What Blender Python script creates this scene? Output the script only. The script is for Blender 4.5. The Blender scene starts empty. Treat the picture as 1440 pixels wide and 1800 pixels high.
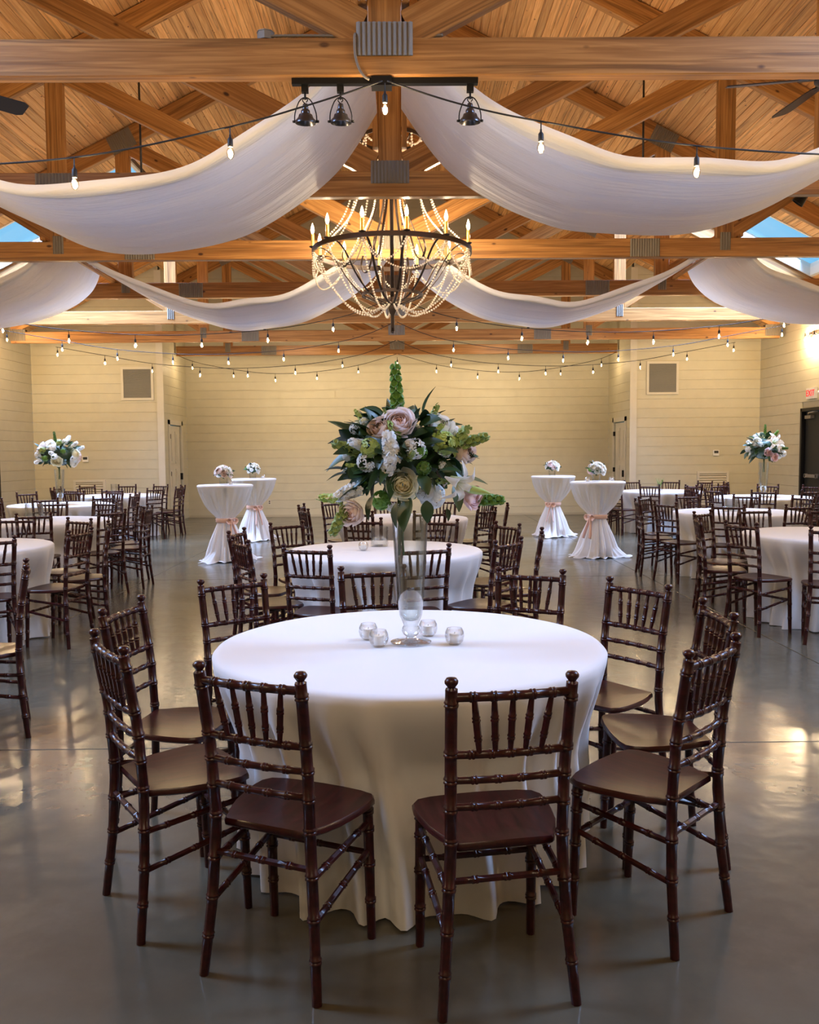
import bpy, bmesh, math, random
from mathutils import Vector, Matrix, Quaternion
random.seed(7)
SC = bpy.context.scene
COL = SC.collection
PI = math.pi

# ------------------------------------------------------------------ camera, sky, daylight, exposure
FPX, YH, VX, ROLL, CAMH, CAMX = 1545.0, 796.0, 707.0, 0.45, 1.5, 0.08
pitch = math.atan((900 - YH) / FPX)
yaw = math.atan((720 - VX) / FPX)
fw = Vector((math.sin(yaw) * math.cos(pitch), math.cos(yaw) * math.cos(pitch), -math.sin(pitch)))
rt = Vector((math.cos(yaw), -math.sin(yaw), 0))
up = rt.cross(fw)
a = math.radians(ROLL)
rt2 = rt * math.cos(a) - up * math.sin(a)
up2 = up * math.cos(a) + rt * math.sin(a)
cd = bpy.data.cameras.new('camera')
cam = bpy.data.objects.new('camera', cd)
COL.objects.link(cam)
M = Matrix((rt2, up2, -fw)).transposed().to_4x4()
M.translation = Vector((CAMX, 0, CAMH))
cam.matrix_world = M
cd.sensor_fit = 'HORIZONTAL'
cd.sensor_width = 36.0
cd.lens = 36.0 * FPX / 1440.0
cd.clip_start = 0.05
cd.clip_end = 200
SC.camera = cam

SC.view_settings.view_transform = 'Standard'
SC.view_settings.look = 'None'
SC.view_settings.gamma = 1.0
SC.view_settings.use_curve_mapping = False
SC.view_settings.exposure = 0.88
try:
    SC.cycles.use_denoising = True
    SC.cycles.denoiser = 'OPENIMAGEDENOISE'
    SC.cycles.sample_clamp_indirect = 6.0
    SC.cycles.max_bounces = 6
    SC.cycles.diffuse_bounces = 4
    SC.cycles.glossy_bounces = 3
    SC.cycles.transparent_max_bounces = 12
    SC.cycles.use_adaptive_sampling = True
    SC.cycles.adaptive_threshold = 0.02
    SC.cycles.caustics_reflective = False
    SC.cycles.caustics_refractive = False
except Exception:
    pass

W = bpy.data.worlds.new('sky')
SC.world = W
W.use_nodes = True
wn = W.node_tree
wn.nodes.clear()
wo = wn.nodes.new('ShaderNodeOutputWorld')
wb = wn.nodes.new('ShaderNodeBackground')
wc = wn.nodes.new('ShaderNodeTexCoord')
wnz = wn.nodes.new('ShaderNodeTexNoise')
wnz.inputs['Scale'].default_value = 2.2
wnz.inputs['Detail'].default_value = 5
wr = wn.nodes.new('ShaderNodeValToRGB')
wr.color_ramp.elements[0].position = 0.45
wr.color_ramp.elements[0].color = (0.16, 0.60, 1.0, 1)
wr.color_ramp.elements[1].position = 0.85
wr.color_ramp.elements[1].color = (0.55, 0.82, 1.0, 1)
wn.links.new(wc.outputs['Generated'], wnz.inputs['Vector'])
wn.links.new(wnz.outputs['Fac'], wr.inputs['Fac'])
wn.links.new(wr.outputs['Color'], wb.inputs['Color'])
wb.inputs['Strength'].default_value = 0.52
wn.links.new(wb.outputs[0], wo.inputs[0])

# room measures (metres): ridge along Y at X = 0
HALF = 7.7            # half width of the hall
YF, YO, YB = -4.0, 18.72, 20.95   # wall behind the camera, outer back wall, back wall of the recess
REC = 5.0             # half width of the recess
RIDGE = 7.95          # roof underside at the ridge, slope 1:2
SLOPE = math.atan(0.5)
TIE_Z, TIE_H = 3.71, 0.215
TRUSS_Y = [5.36 + 2.44 * i for i in range(7)]
SKY_X = (4.0, 7.05)
SKY_Y = [(3.4, 4.9), (13.65, 15.07)]
WARM = (1.0, 0.78, 0.52)
DAY = (0.42, 0.60, 1.0)


def roof_z(x):
    return RIDGE - 0.5 * abs(x)


def daylight(x, y, power, sx, sy, side):
    ld = bpy.data.lights.new('skylight_daylight', 'AREA')
    ld.shape = 'RECTANGLE'
    ld.size, ld.size_y = sx, sy
    ld.energy = power
    ld.color = DAY
    ld.spread = math.radians(120)
    lo = bpy.data.objects.new('skylight_daylight', ld)
    COL.objects.link(lo)
    lo.location = (x, y, roof_z(x) + 0.16)
    n = Vector((-side * 0.4472, 0, -0.8944))
    lo.rotation_euler = n.to_track_quat('-Z', 'Y').to_euler()
    return lo


for s in (-1, 1):
    daylight(s * 5.5, 4.15, 190, 1.4, 3.0, s)
    daylight(s * 5.5, 14.36, 310, 1.4, 3.0, s)


# ------------------------------------------------------------------ materials
def mat(name, col, rough=0.5, metal=0.0, **kw):
    m = bpy.data.materials.new(name)
    m.use_nodes = True
    b = m.node_tree.nodes['Principled BSDF']
    b.inputs['Base Color'].default_value = (*col, 1)
    b.inputs['Roughness'].default_value = rough
    b.inputs['Metallic'].default_value = metal
    for k, v in kw.items():
        b.inputs[k].default_value = v
    return m


def nd(m, t, **kw):
    n = m.node_tree.nodes.new(t)
    for k, v in kw.items():
        setattr(n, k, v)
    return n


def lk(m, a, b):
    m.node_tree.links.new(a, b)


def ramp(m, stops):
    r = nd(m, 'ShaderNodeValToRGB')
    e = r.color_ramp.elements
    e[0].position, e[0].color = stops[0][0], (*stops[0][1], 1)
    e[1].position, e[1].color = stops[-1][0], (*stops[-1][1], 1)
    for p, c in stops[1:-1]:
        x = e.new(p)
        x.color = (*c, 1)
    return r


def wood(name, c0, c1, knot, scale=(1.0, 14, 14), rough=0.45, var=0.25, knotscale=1.0):
    """grain along the local X axis of each member, dark knots, a tone of its own per piece"""
    m = mat(name, c0, rough)
    b = m.node_tree.nodes['Principled BSDF']
    tc = nd(m, 'ShaderNodeTexCoord')
    oi = nd(m, 'ShaderNodeObjectInfo')
    off = nd(m, 'ShaderNodeVectorMath', operation='SCALE')
    cmb = nd(m, 'ShaderNodeCombineXYZ')
    for i in range(3):
        lk(m, oi.outputs['Random'], cmb.inputs[i])
    lk(m, cmb.outputs[0], off.inputs[0])
    off.inputs['Scale'].default_value = 37.0
    add = nd(m, 'ShaderNodeVectorMath', operation='ADD')
    lk(m, tc.outputs['Object'], add.inputs[0])
    lk(m, off.outputs[0], add.inputs[1])
    mp = nd(m, 'ShaderNodeMapping')
    mp.inputs['Scale'].default_value = scale
    lk(m, add.outputs[0], mp.inputs['Vector'])
    nz = nd(m, 'ShaderNodeTexNoise')
    nz.inputs['Scale'].default_value = 1.6
    nz.inputs['Detail'].default_value = 6
    nz.inputs['Distortion'].default_value = 1.3
    lk(m, mp.outputs[0], nz.inputs['Vector'])
    r = ramp(m, [(0.30, c1), (0.50, tuple((x + y) / 2 for x, y in zip(c0, c1))), (0.62, c0)])
    lk(m, nz.outputs['Fac'], r.inputs['Fac'])
    # knots
    mk = nd(m, 'ShaderNodeMapping')
    mk.inputs['Scale'].default_value = (3.4 * knotscale, 6.5 * knotscale, 6.5 * knotscale)
    lk(m, add.outputs[0], mk.inputs['Vector'])
    vo = nd(m, 'ShaderNodeTexVoronoi')
    vo.inputs['Scale'].default_value = 1.0
    lk(m, mk.outputs[0], vo.inputs['Vector'])
    rk = ramp(m, [(0.06, (1, 1, 1)), (0.12, (0, 0, 0))])
    lk(m, vo.outputs['Distance'], rk.inputs['Fac'])
    mx = nd(m, 'ShaderNodeMix', data_type='RGBA')
    lk(m, rk.outputs['Color'], mx.inputs['Factor'])
    lk(m, r.outputs['Color'], mx.inputs['A'])
    mx.inputs['B'].default_value = (*knot, 1)
    ms = nd(m, 'ShaderNodeMapping')
    ms.inputs['Scale'].default_value = (scale[0] * 0.6, scale[1] * 0.9, scale[2] * 0.9)
    lk(m, add.outputs[0], ms.inputs['Vector'])
    n4 = nd(m, 'ShaderNodeTexNoise')
    n4.inputs['Scale'].default_value = 1.0
    n4.inputs['Detail'].default_value = 3
    n4.inputs['Distortion'].default_value = 0.6
    lk(m, ms.outputs[0], n4.inputs['Vector'])
    r4 = ramp(m, [(0.56, (0, 0, 0)), (0.64, (0.75, 0.75, 0.75)), (0.72, (0.1, 0.1, 0.1))])
    lk(m, n4.outputs['Fac'], r4.inputs['Fac'])
    m4 = nd(m, 'ShaderNodeMix', data_type='RGBA')
    lk(m, r4.outputs['Color'], m4.inputs['Factor'])
    lk(m, mx.outputs['Result'], m4.inputs['A'])
    m4.inputs['B'].default_value = (*tuple(0.5 * x for x in c1), 1)
    mx = m4
    hv = nd(m, 'ShaderNodeHueSaturation')
    mr = nd(m, 'ShaderNodeMapRange')
    mr.inputs['To Min'].default_value = 1 - var
    mr.inputs['To Max'].default_value = 1 + var
    lk(m, oi.outputs['Random'], mr.inputs['Value'])
    lk(m, mr.outputs[0], hv.inputs['Value'])
    lk(m, mx.outputs['Result'], hv.inputs['Color'])
    lk(m, hv.outputs['Color'], b.inputs['Base Color'])
    bp = nd(m, 'ShaderNodeBump')
    bp.inputs['Strength'].default_value = 0.15
    bp.inputs['Distance'].default_value = 0.01
    lk(m, nz.outputs['Fac'], bp.inputs['Height'])
    lk(m, bp.outputs[0], b.inputs['Normal'])
    return m


MT = {}
MT['beam'] = wood('pine_beam', (0.50, 0.25, 0.075), (0.30, 0.125, 0.030), (0.07, 0.024, 0.009), scale=(0.7, 20, 20), var=0.10, knotscale=0.95)
MT['plank'] = wood('pine_plank', (0.80, 0.48, 0.20), (0.60, 0.29, 0.095), (0.16, 0.055, 0.02), scale=(0.9, 22, 22), var=0.22, knotscale=1.5)
MT['deck'] = mat('roof_deck', (0.10, 0.05, 0.02), 0.9)
MT['black'] = mat('black_metal', (0.012, 0.012, 0.013), 0.4, 0.6)
MT['cable'] = mat('black_cable', (0.01, 0.01, 0.011), 0.6)
MT['bronze'] = mat('aged_bronze', (0.075, 0.055, 0.045), 0.42, 0.85)
MT['pewter'] = mat('dark_pewter', (0.10, 0.10, 0.11), 0.28, 0.9)
MT['galv'] = mat('galvanised_steel', (0.23, 0.205, 0.165), 0.6, 0.2)
MT['white_paint'] = mat('white_paint', (0.78, 0.77, 0.73), 0.5)
MT['plastic'] = mat('white_plastic', (0.75, 0.75, 0.72), 0.4)
MT['screen'] = mat('dark_screen', (0.03, 0.03, 0.03), 0.3)
MT['brass'] = mat('brass_sleeve', (0.75, 0.50, 0.10), 0.35, 0.5)
MT['fan'] = mat('fan_blade_black', (0.018, 0.018, 0.02), 0.35)
MT['door_dark'] = mat('door_black', (0.007, 0.008, 0.008), 0.6)


def concrete():
    m = mat('polished_concrete', (0.2, 0.19, 0.16), 0.16)
    b = m.node_tree.nodes['Principled BSDF']
    tc = nd(m, 'ShaderNodeNewGeometry')
    n1 = nd(m, 'ShaderNodeTexNoise')
    n1.inputs['Scale'].default_value = 0.9
    n1.inputs['Detail'].default_value = 8
    n1.inputs['Roughness'].default_value = 0.65
    lk(m, tc.outputs['Position'], n1.inputs['Vector'])
    r = ramp(m, [(0.3, (0.060, 0.054, 0.038)), (0.55, (0.090, 0.080, 0.057)), (0.75, (0.135, 0.122, 0.090))])
    lk(m, n1.outputs['Fac'], r.inputs['Fac'])
    lk(m, r.outputs['Color'], b.inputs['Base Color'])
    n2 = nd(m, 'ShaderNodeTexNoise')
    n2.inputs['Scale'].default_value = 2.6
    n2.inputs['Detail'].default_value = 4
    lk(m, tc.outputs['Position'], n2.inputs['Vector'])
    rr = nd(m, 'ShaderNodeMapRange')
    rr.inputs['To Min'].default_value = 0.10
    rr.inputs['To Max'].default_value = 0.26
    lk(m, n2.outputs['Fac'], rr.inputs['Value'])
    lk(m, rr.outputs[0], b.inputs['Roughness'])
    n3 = nd(m, 'ShaderNodeTexNoise')
    n3.inputs['Scale'].default_value = 7
    n3.inputs['Detail'].default_value = 2
    lk(m, tc.outputs['Position'], n3.inputs['Vector'])
    bp = nd(m, 'ShaderNodeBump')
    bp.inputs['Strength'].default_value = 0.12
    bp.inputs['Distance'].default_value = 0.02
    lk(m, n3.outputs['Fac'], bp.inputs['Height'])
    lk(m, bp.outputs[0], b.inputs['Normal'])
    b.inputs['Specular IOR Level'].default_value = 0.6
    return m


def painted_wall(name, c):
    m = mat(name, c, 0.55)
    b = m.node_tree.nodes['Principled BSDF']
    tc = nd(m, 'ShaderNodeNewGeometry')
    n = nd(m, 'ShaderNodeTexNoise')
    n.inputs['Scale'].default_value = 5
    n.inputs['Detail'].default_value = 6
    lk(m, tc.outputs['Position'], n.inputs['Vector'])
    r = ramp(m, [(0.3, tuple(x * 0.93 for x in c)), (0.7, c)])
    lk(m, n.outputs['Fac'], r.inputs['Fac'])
    lk(m, r.outputs['Color'], b.inputs['Base Color'])
    bp = nd(m, 'ShaderNodeBump')
    bp.inputs['Strength'].default_value = 0.12
    n2 = nd(m, 'ShaderNodeTexNoise')
    n2.inputs['Scale'].default_value = 60
    lk(m, tc.outputs['Position'], n2.inputs['Vector'])
    bp.inputs['Distance'].default_value = 0.004
    lk(m, n2.outputs['Fac'], bp.inputs['Height'])
    lk(m, bp.outputs[0], b.inputs['Normal'])
    return m


def mahogany():
    m = mat('mahogany_lacquer', (0.03, 0.008, 0.007), 0.30)
    b = m.node_tree.nodes['Principled BSDF']
    tc = nd(m, 'ShaderNodeTexCoord')
    mp = nd(m, 'ShaderNodeMapping')
    mp.inputs['Scale'].default_value = (30, 3, 30)
    lk(m, tc.outputs['Object'], mp.inputs['Vector'])
    n = nd(m, 'ShaderNodeTexNoise')
    n.inputs['Scale'].default_value = 2
    n.inputs['Detail'].default_value = 5
    lk(m, mp.outputs[0], n.inputs['Vector'])
    r = ramp(m, [(0.3, (0.014, 0.0022, 0.0022)), (0.7, (0.042, 0.0055, 0.005))])
    lk(m, n.outputs['Fac'], r.inputs['Fac'])
    lk(m, r.outputs['Color'], b.inputs['Base Color'])
    b.inputs['Specular IOR Level'].default_value = 0.28
    b.inputs['Coat Weight'].default_value = 0.15
    b.inputs['Coat Roughness'].default_value = 0.15
    return m


def fabric(name, c, trans=0.25, alpha=1.0, rough=0.8, weave=0.0):
    m = bpy.data.materials.new(name)
    m.use_nodes = True
    t = m.node_tree
    t.nodes.clear()
    o = nd(m, 'ShaderNodeOutputMaterial')
    d = nd(m, 'ShaderNodeBsdfPrincipled')
    d.inputs['Base Color'].default_value = (*c, 1)
    d.inputs['Roughness'].default_value = rough
    d.inputs['Sheen Weight'].default_value = 0.15
    tr = nd(m, 'ShaderNodeBsdfTranslucent')
    tr.inputs['Color'].default_value = (*c, 1)
    mx = nd(m, 'ShaderNodeMixShader')
    mx.inputs[0].default_value = trans
    lk(m, d.outputs[0], mx.inputs[1])
    lk(m, tr.outputs[0], mx.inputs[2])
    last = mx
    if alpha < 1:
        tp = nd(m, 'ShaderNodeBsdfTransparent')
        m2 = nd(m, 'ShaderNodeMixShader')
        m2.inputs[0].default_value = alpha
        lk(m, tp.outputs[0], m2.inputs[1])
        lk(m, mx.outputs[0], m2.inputs[2])
        last = m2
    if weave:
        tc = nd(m, 'ShaderNodeTexCoord')
        mp = nd(m, 'ShaderNodeMapping')
        mp.inputs['Scale'].default_value = (1.5, 16, 1.5)
        lk(m, tc.outputs['Object'], mp.inputs['Vector'])
        n = nd(m, 'ShaderNodeTexNoise')
        n.inputs['Scale'].default_value = 2.0
        n.inputs['Detail'].default_value = 4
        lk(m, mp.outputs[0], n.inputs['Vector'])
        bp = nd(m, 'ShaderNodeBump')
        bp.inputs['Strength'].default_value = weave
        bp.inputs['Distance'].default_value = 0.03
        lk(m, n.outputs['Fac'], bp.inputs['Height'])
        lk(m, bp.outputs[0], d.inputs['Normal'])
        lk(m, bp.outputs[0], tr.inputs['Normal'])
    lk(m, last.outputs[0], o.inputs[0])
    return m


def clear_glass(name, tint=(1, 1, 1), base=0.05, edge=0.75, power=0.35):
    m = bpy.data.materials.new(name)
    m.use_nodes = True
    m.node_tree.nodes.clear()
    o = nd(m, 'ShaderNodeOutputMaterial')
    tp = nd(m, 'ShaderNodeBsdfTransparent')
    tp.inputs['Color'].default_value = (*tint, 1)
    gl = nd(m, 'ShaderNodeBsdfGlossy')
    gl.inputs['Roughness'].default_value = 0.03
    lw = nd(m, 'ShaderNodeLayerWeight')
    lw.inputs['Blend'].default_value = power
    mr = nd(m, 'ShaderNodeMapRange')
    mr.inputs['To Min'].default_value = base
    mr.inputs['To Max'].default_value = edge
    lk(m, lw.outputs['Facing'], mr.inputs['Value'])
    mx = nd(m, 'ShaderNodeMixShader')
    lk(m, mr.outputs[0], mx.inputs[0])
    lk(m, tp.outputs[0], mx.inputs[1])
    lk(m, gl.outputs[0], mx.inputs[2])
    lk(m, mx.outputs[0], o.inputs[0])
    return m


def emit(name, c, s, clear=False):
    m = bpy.data.materials.new(name)
    m.use_nodes = True
    m.node_tree.nodes.clear()
    o = nd(m, 'ShaderNodeOutputMaterial')
    e = nd(m, 'ShaderNodeEmission')
    e.inputs['Color'].default_value = (*c, 1)
    e.inputs['Strength'].default_value = s
    if clear:
        tp = nd(m, 'ShaderNodeBsdfTransparent')
        ad = nd(m, 'ShaderNodeAddShader')
        lk(m, tp.outputs[0], ad.inputs[0])
        lk(m, e.outputs[0], ad.inputs[1])
        lk(m, ad.outputs[0], o.inputs[0])
    else:
        lk(m, e.outputs[0], o.inputs[0])
    m.cycles.emission_sampling = 'NONE'
    return m


def petal(name, c_edge, c_heart, rad, rough=0.55):
    """petal colour of its own: deeper towards the heart of the bloom"""
    m = mat(name, c_edge, rough)
    b = m.node_tree.nodes['Principled BSDF']
    tc = nd(m, 'ShaderNodeTexCoord')
    ln = nd(m, 'ShaderNodeVectorMath', operation='LENGTH')
    lk(m, tc.outputs['Object'], ln.inputs[0])
    mr = nd(m, 'ShaderNodeMapRange')
    mr.inputs['From Min'].default_value = rad * 0.15
    mr.inputs['From Max'].default_value = rad * 0.8
    lk(m, ln.outputs['Value'], mr.inputs['Value'])
    r = ramp(m, [(0.0, c_heart), (1.0, c_edge)])
    lk(m, mr.outputs[0], r.inputs['Fac'])
    lk(m, r.outputs['Color'], b.inputs['Base Color'])
    o = m.node_tree.nodes['Material Output']
    tr = nd(m, 'ShaderNodeBsdfTranslucent')
    lk(m, r.outputs['Color'], tr.inputs['Color'])
    mx = nd(m, 'ShaderNodeMixShader')
    mx.inputs[0].default_value = 0.42
    lk(m, b.outputs[0], mx.inputs[1])
    lk(m, tr.outputs[0], mx.inputs[2])
    lk(m, mx.outputs[0], o.inputs[0])
    return m


def leafmat(name, c, rough=0.4):
    m = mat(name, c, rough)
    b = m.node_tree.nodes['Principled BSDF']
    oi = nd(m, 'ShaderNodeObjectInfo')
    hv = nd(m, 'ShaderNodeHueSaturation')
    mr = nd(m, 'ShaderNodeMapRange')
    mr.inputs['To Min'].default_value = 0.65
    mr.inputs['To Max'].default_value = 1.35
    lk(m, oi.outputs['Random'], mr.inputs['Value'])
    lk(m, mr.outputs[0], hv.inputs['Value'])
    hv.inputs['Color'].default_value = (*c, 1)
    lk(m, hv.outputs['Color'], b.inputs['Base Color'])
    return m


MT['concrete'] = concrete()
MT['wall'] = painted_wall('cream_block_paint', (0.53, 0.50, 0.37))
MT['joint'] = mat('block_joint', (0.44, 0.40, 0.29), 0.9)
MT['trim'] = painted_wall('trim_paint', (0.58, 0.55, 0.45))
MT['chair'] = mahogany()
MT['cloth'] = fabric('white_tablecloth', (0.72, 0.72, 0.73), 0.10, 1.0, 0.75)
MT['sheer'] = fabric('white_sheer', (0.85, 0.84, 0.85), 0.30, 0.92, 0.8)
MT['sheer_thin'] = fabric('white_sheer_single', (0.80, 0.80, 0.82), 0.35, 0.52, 0.8)
MT['drape'] = fabric('white_voile', (0.82, 0.82, 0.82), 0.38, 1.0, 0.8, 0.55)
MT['sash'] = fabric('blush_sash', (0.86, 0.62, 0.54), 0.25, 1.0, 0.6)
MT['glass'] = clear_glass('clear_glass')
MT['vase'] = clear_glass('vase_glass', (0.97, 0.985, 0.98), 0.05, 0.85, 0.45)
MT['pane'] = clear_glass('skylight_glass', (0.95, 0.98, 1.0), 0.0, 0.06)
MT['bulbglass'] = clear_glass('bulb_glass', (1.0, 0.93, 0.80), 0.05, 0.45)
MT['filament'] = emit('glowing_filament', (1.0, 0.62, 0.25), 12, True)
MT['flame'] = emit('glowing_candle_bulb', (1.0, 0.72, 0.40), 5, True)
MT['candle'] = mat('white_wax', (0.86, 0.85, 0.80), 0.5)
MT['bead'] = fabric('crystal_bead', (0.98, 0.93, 0.84), 0.5, 1.0, 0.12)
MT['exit_red'] = emit('exit_letters', (1.0, 0.03, 0.03), 0.9)
MT['leaf'] = leafmat('dark_green_leaf', (0.022, 0.060, 0.022))
MT['euca'] = leafmat('grey_green_leaf', (0.055, 0.105, 0.070), 0.55)
MT['bright'] = leafmat('bright_green_leaf', (0.10, 0.24, 0.035), 0.45)
MT['palegreen'] = leafmat('pale_green_bract', (0.33, 0.46, 0.14), 0.5)
MT['stem'] = mat('green_stem', (0.06, 0.12, 0.03), 0.5)
MT['water'] = clear_glass('vase_water', (0.93, 0.96, 0.95), 0.03, 0.3)
RR = 0.055
MT['rose_white'] = petal('rose_white', (0.93, 0.92, 0.86), (0.88, 0.86, 0.66), RR)
MT['rose_blush'] = petal('rose_blush', (0.94, 0.85, 0.82), (0.92, 0.60, 0.55), RR)
MT['rose_pink'] = petal('rose_pink', (0.92, 0.72, 0.71), (0.85, 0.50, 0.50), RR)
MT['rose_beige'] = petal('rose_beige', (0.82, 0.66, 0.55), (0.68, 0.46, 0.36), RR)
MT['rose_cream'] = petal('rose_cream', (0.94, 0.92, 0.74), (0.92, 0.78, 0.38), RR)
MT['stock'] = petal('stock_white', (0.92, 0.94, 0.93), (0.85, 0.88, 0.70), 0.03)
MT['lily'] = petal('lily_white', (0.86, 0.86, 0.82), (0.55, 0.62, 0.28), 0.11)


# ------------------------------------------------------------------ mesh helpers
class MB:
    def __init__(s):
        s.v, s.f = [], []

    def add(s, vs, fs):
        n = len(s.v)
        s.v += [tuple(p) for p in vs]
        s.f += [tuple(i + n for i in q) for q in fs]
        return s

    def box(s, x0, x1, y0, y1, z0, z1):
        return s.add([(x0, y0, z0), (x1, y0, z0), (x1, y1, z0), (x0, y1, z0), (x0, y0, z1), (x1, y0, z1), (x1, y1, z1), (x0, y1, z1)],
                     [(0, 3, 2, 1), (4, 5, 6, 7), (0, 1, 5, 4), (1, 2, 6, 5), (2, 3, 7, 6), (3, 0, 4, 7)])

    def tube(s, pts, rad, n=8, caps=True, flat=None):
        """sweep along pts; rad one number or one per point; flat=(w,h) gives a strap"""
        pts = [Vector(p) for p in pts]
        if not isinstance(rad, (list, tuple)):
            rad = [rad] * len(pts)
        T = []
        for i in range(len(pts)):
            d = pts[min(i + 1, len(pts) - 1)] - pts[max(i - 1, 0)]
            T.append(d.normalized() if d.length > 1e-9 else Vector((0, 0, 1)))
        ref = Vector((0, 0, 1)) if abs(T[0].z) < 0.9 else Vector((1, 0, 0))
        nrm = (ref - T[0] * ref.dot(T[0])).normalized()
        base = len(s.v)
        for i, p in enumerate(pts):
            nrm = (nrm - T[i] * nrm.dot(T[i])).normalized()
            bn = T[i].cross(nrm)
            for k in range(n):
                q = 2 * PI * k / n
                if flat:
                    s.v.append(tuple(p + nrm * math.cos(q) * flat[1] + bn * math.sin(q) * flat[0]))
                else:
                    s.v.append(tuple(p + (nrm * math.cos(q) + bn * math.sin(q)) * rad[i]))
        for i in range(len(pts) - 1):
            for k in range(n):
                a0, b0 = base + i * n + k, base + i * n + (k + 1) % n
                s.f.append((a0, b0, b0 + n, a0 + n))
        if caps:
            s.f.append(tuple(base + k for k in reversed(range(n))))
            e = base + (len(pts) - 1) * n
            s.f.append(tuple(e + k for k in range(n)))
        return s

    def lathe(s, prof, n=16, c=(0, 0, 0), closed=False):
        base = len(s.v)
        for r, z in prof:
            for k in range(n):
                q = 2 * PI * k / n
                s.v.append((c[0] + r * math.cos(q), c[1] + r * math.sin(q), c[2] + z))
        m = len(prof)
        for i in range(m - 1 if not closed else m):
            j = (i + 1) % m
            for k in range(n):
                s.f.append((base + i * n + k, base + i * n + (k + 1) % n, base + j * n + (k + 1) % n, base + j * n + k))
        if not closed:
            if prof[0][0] > 1e-4:
                s.f.append(tuple(base + k for k in reversed(range(n))))
            if prof[-1][0] > 1e-4:
                s.f.append(tuple(base + (m - 1) * n + k for k in range(n)))
        return s

    def ball(s, c, r, n=8, m=5, sz=1.0):
        return s.lathe([(max(1e-5, r * math.sin(PI * i / m)), -r * sz * math.cos(PI * i / m)) for i in range(m + 1)], n, c)

    def prism(s, poly, nvec, t):
        """poly: list of 3-D points (one plane), extruded by t along nvec"""
        n = Vector(nvec).normalized() * t
        k = len(poly)
        vs = [Vector(p) for p in poly] + [Vector(p) + n for p in poly]
        fs = [tuple(range(k)), tuple(reversed(range(k, 2 * k)))]
        for i in range(k):
            j = (i + 1) % k
            fs.append((i, i + k, j + k, j))
        return s.add(vs, fs)

    def xform(s, mx):
        s.v = [tuple(mx @ Vector(p)) for p in s.v]
        return s

    def mesh(s, name, smooth=False, angle=None):
        me = bpy.data.meshes.new(name)
        me.from_pydata(s.v, [], s.f)
        bm = bmesh.new()
        bm.from_mesh(me)
        bmesh.ops.recalc_face_normals(bm, faces=bm.faces)
        if smooth:
            for f in bm.faces:
                f.smooth = True
            if angle:
                for e in bm.edges:
                    if len(e.link_faces) == 2 and e.calc_face_angle(0) > angle:
                        e.smooth = False
        bm.to_mesh(me)
        bm.free()
        return me


def obj(name, me, m=None, parent=None, loc=None, rot=None, mx=None, scale=None):
    o = bpy.data.objects.new(name, me)
    COL.objects.link(o)
    if m is not None and me is not None:
        if not me.materials:
            me.materials.append(MT[m])
    if parent is not None:
        o.parent = parent
    if loc is not None:
        o.location = loc
    if rot is not None:
        o.rotation_euler = rot
    if scale is not None:
        o.scale = scale if isinstance(scale, (tuple, list)) else (scale,) * 3
    if mx is not None:
        o.matrix_local = mx
    return o


def tag(o, label=None, cat=None, group=None, kind=None):
    if label:
        o['label'] = label
    if cat:
        o['category'] = cat
    if group:
        o['group'] = group
    if kind:
        o['kind'] = kind
    return o


def empty(name, loc=(0, 0, 0), rz=0.0):
    o = bpy.data.objects.new(name, None)
    COL.objects.link(o)
    o.location = loc
    o.rotation_euler = (0, 0, rz)
    o.empty_display_size = 0.1
    return o


def copy_tree(o, parent=None):
    c = o.copy()
    COL.objects.link(c)
    c.parent = parent
    for ch in list(o.children):
        copy_tree(ch, c)
    return c


def lamp(name, loc, power, parent=None, radius=0.02, color=WARM):
    ld = bpy.data.lights.new(name, 'POINT')
    ld.energy = power
    ld.color = color
    ld.shadow_soft_size = radius
    o = bpy.data.objects.new(name, ld)
    COL.objects.link(o)
    o.location = loc
    o.parent = parent
    return o


def spline(knots, n):
    """Catmull-Rom through knots (tuples), n points"""
    K = [Vector(k) for k in knots]
    out = []
    for i in range(n):
        t = i / (n - 1) * (len(K) - 1)
        j = min(int(t), len(K) - 2)
        u = t - j
        p0, p1, p2, p3 = K[max(j - 1, 0)], K[j], K[j + 1], K[min(j + 2, len(K) - 1)]
        out.append(0.5 * ((2 * p1) + (p2 - p0) * u + (2 * p0 - 5 * p1 + 4 * p2 - p3) * u * u + (3 * p1 - p0 - 3 * p2 + p3) * u ** 3))
    return out


def member_mx(p0, p1):
    p0, p1 = Vector(p0), Vector(p1)
    x = (p1 - p0).normalized()
    y = Vector((0, 1, 0))
    if abs(x.y) > 0.95:
        y = Vector((1, 0, 0))
    z = x.cross(y).normalized()
    y = z.cross(x).normalized()
    m = Matrix((x, y, z)).transposed().to_4x4()
    m.translation = (p0 + p1) / 2
    return m, (p1 - p0).length


_mem = {}


def member(name, p0, p1, w, h, parent, m='beam', bev=0.006):
    """timber from p0 to p1: w across the truss plane (Y), h in the plane; grain along its length"""
    mx, L = member_mx(p0, p1)
    key = (round(L, 3), w, h, m)
    if key not in _mem:
        b = MB()
        c = bev
        sec = [(-w / 2 + c, -h / 2), (w / 2 - c, -h / 2), (w / 2, -h / 2 + c), (w / 2, h / 2 - c), (w / 2 - c, h / 2), (-w / 2 + c, h / 2), (-w / 2, h / 2 - c), (-w / 2, -h / 2 + c)]
        vs = [(-L / 2, y, z) for y, z in sec] + [(L / 2, y, z) for y, z in sec]
        fs = [tuple(reversed(range(8))), tuple(range(8, 16))] + [(i, (i + 1) % 8, (i + 1) % 8 + 8, i + 8) for i in range(8)]
        b.add(vs, fs)
        _mem[key] = b.mesh(name)
    return obj(name, _mem[key], m, parent, mx=mx)


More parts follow.
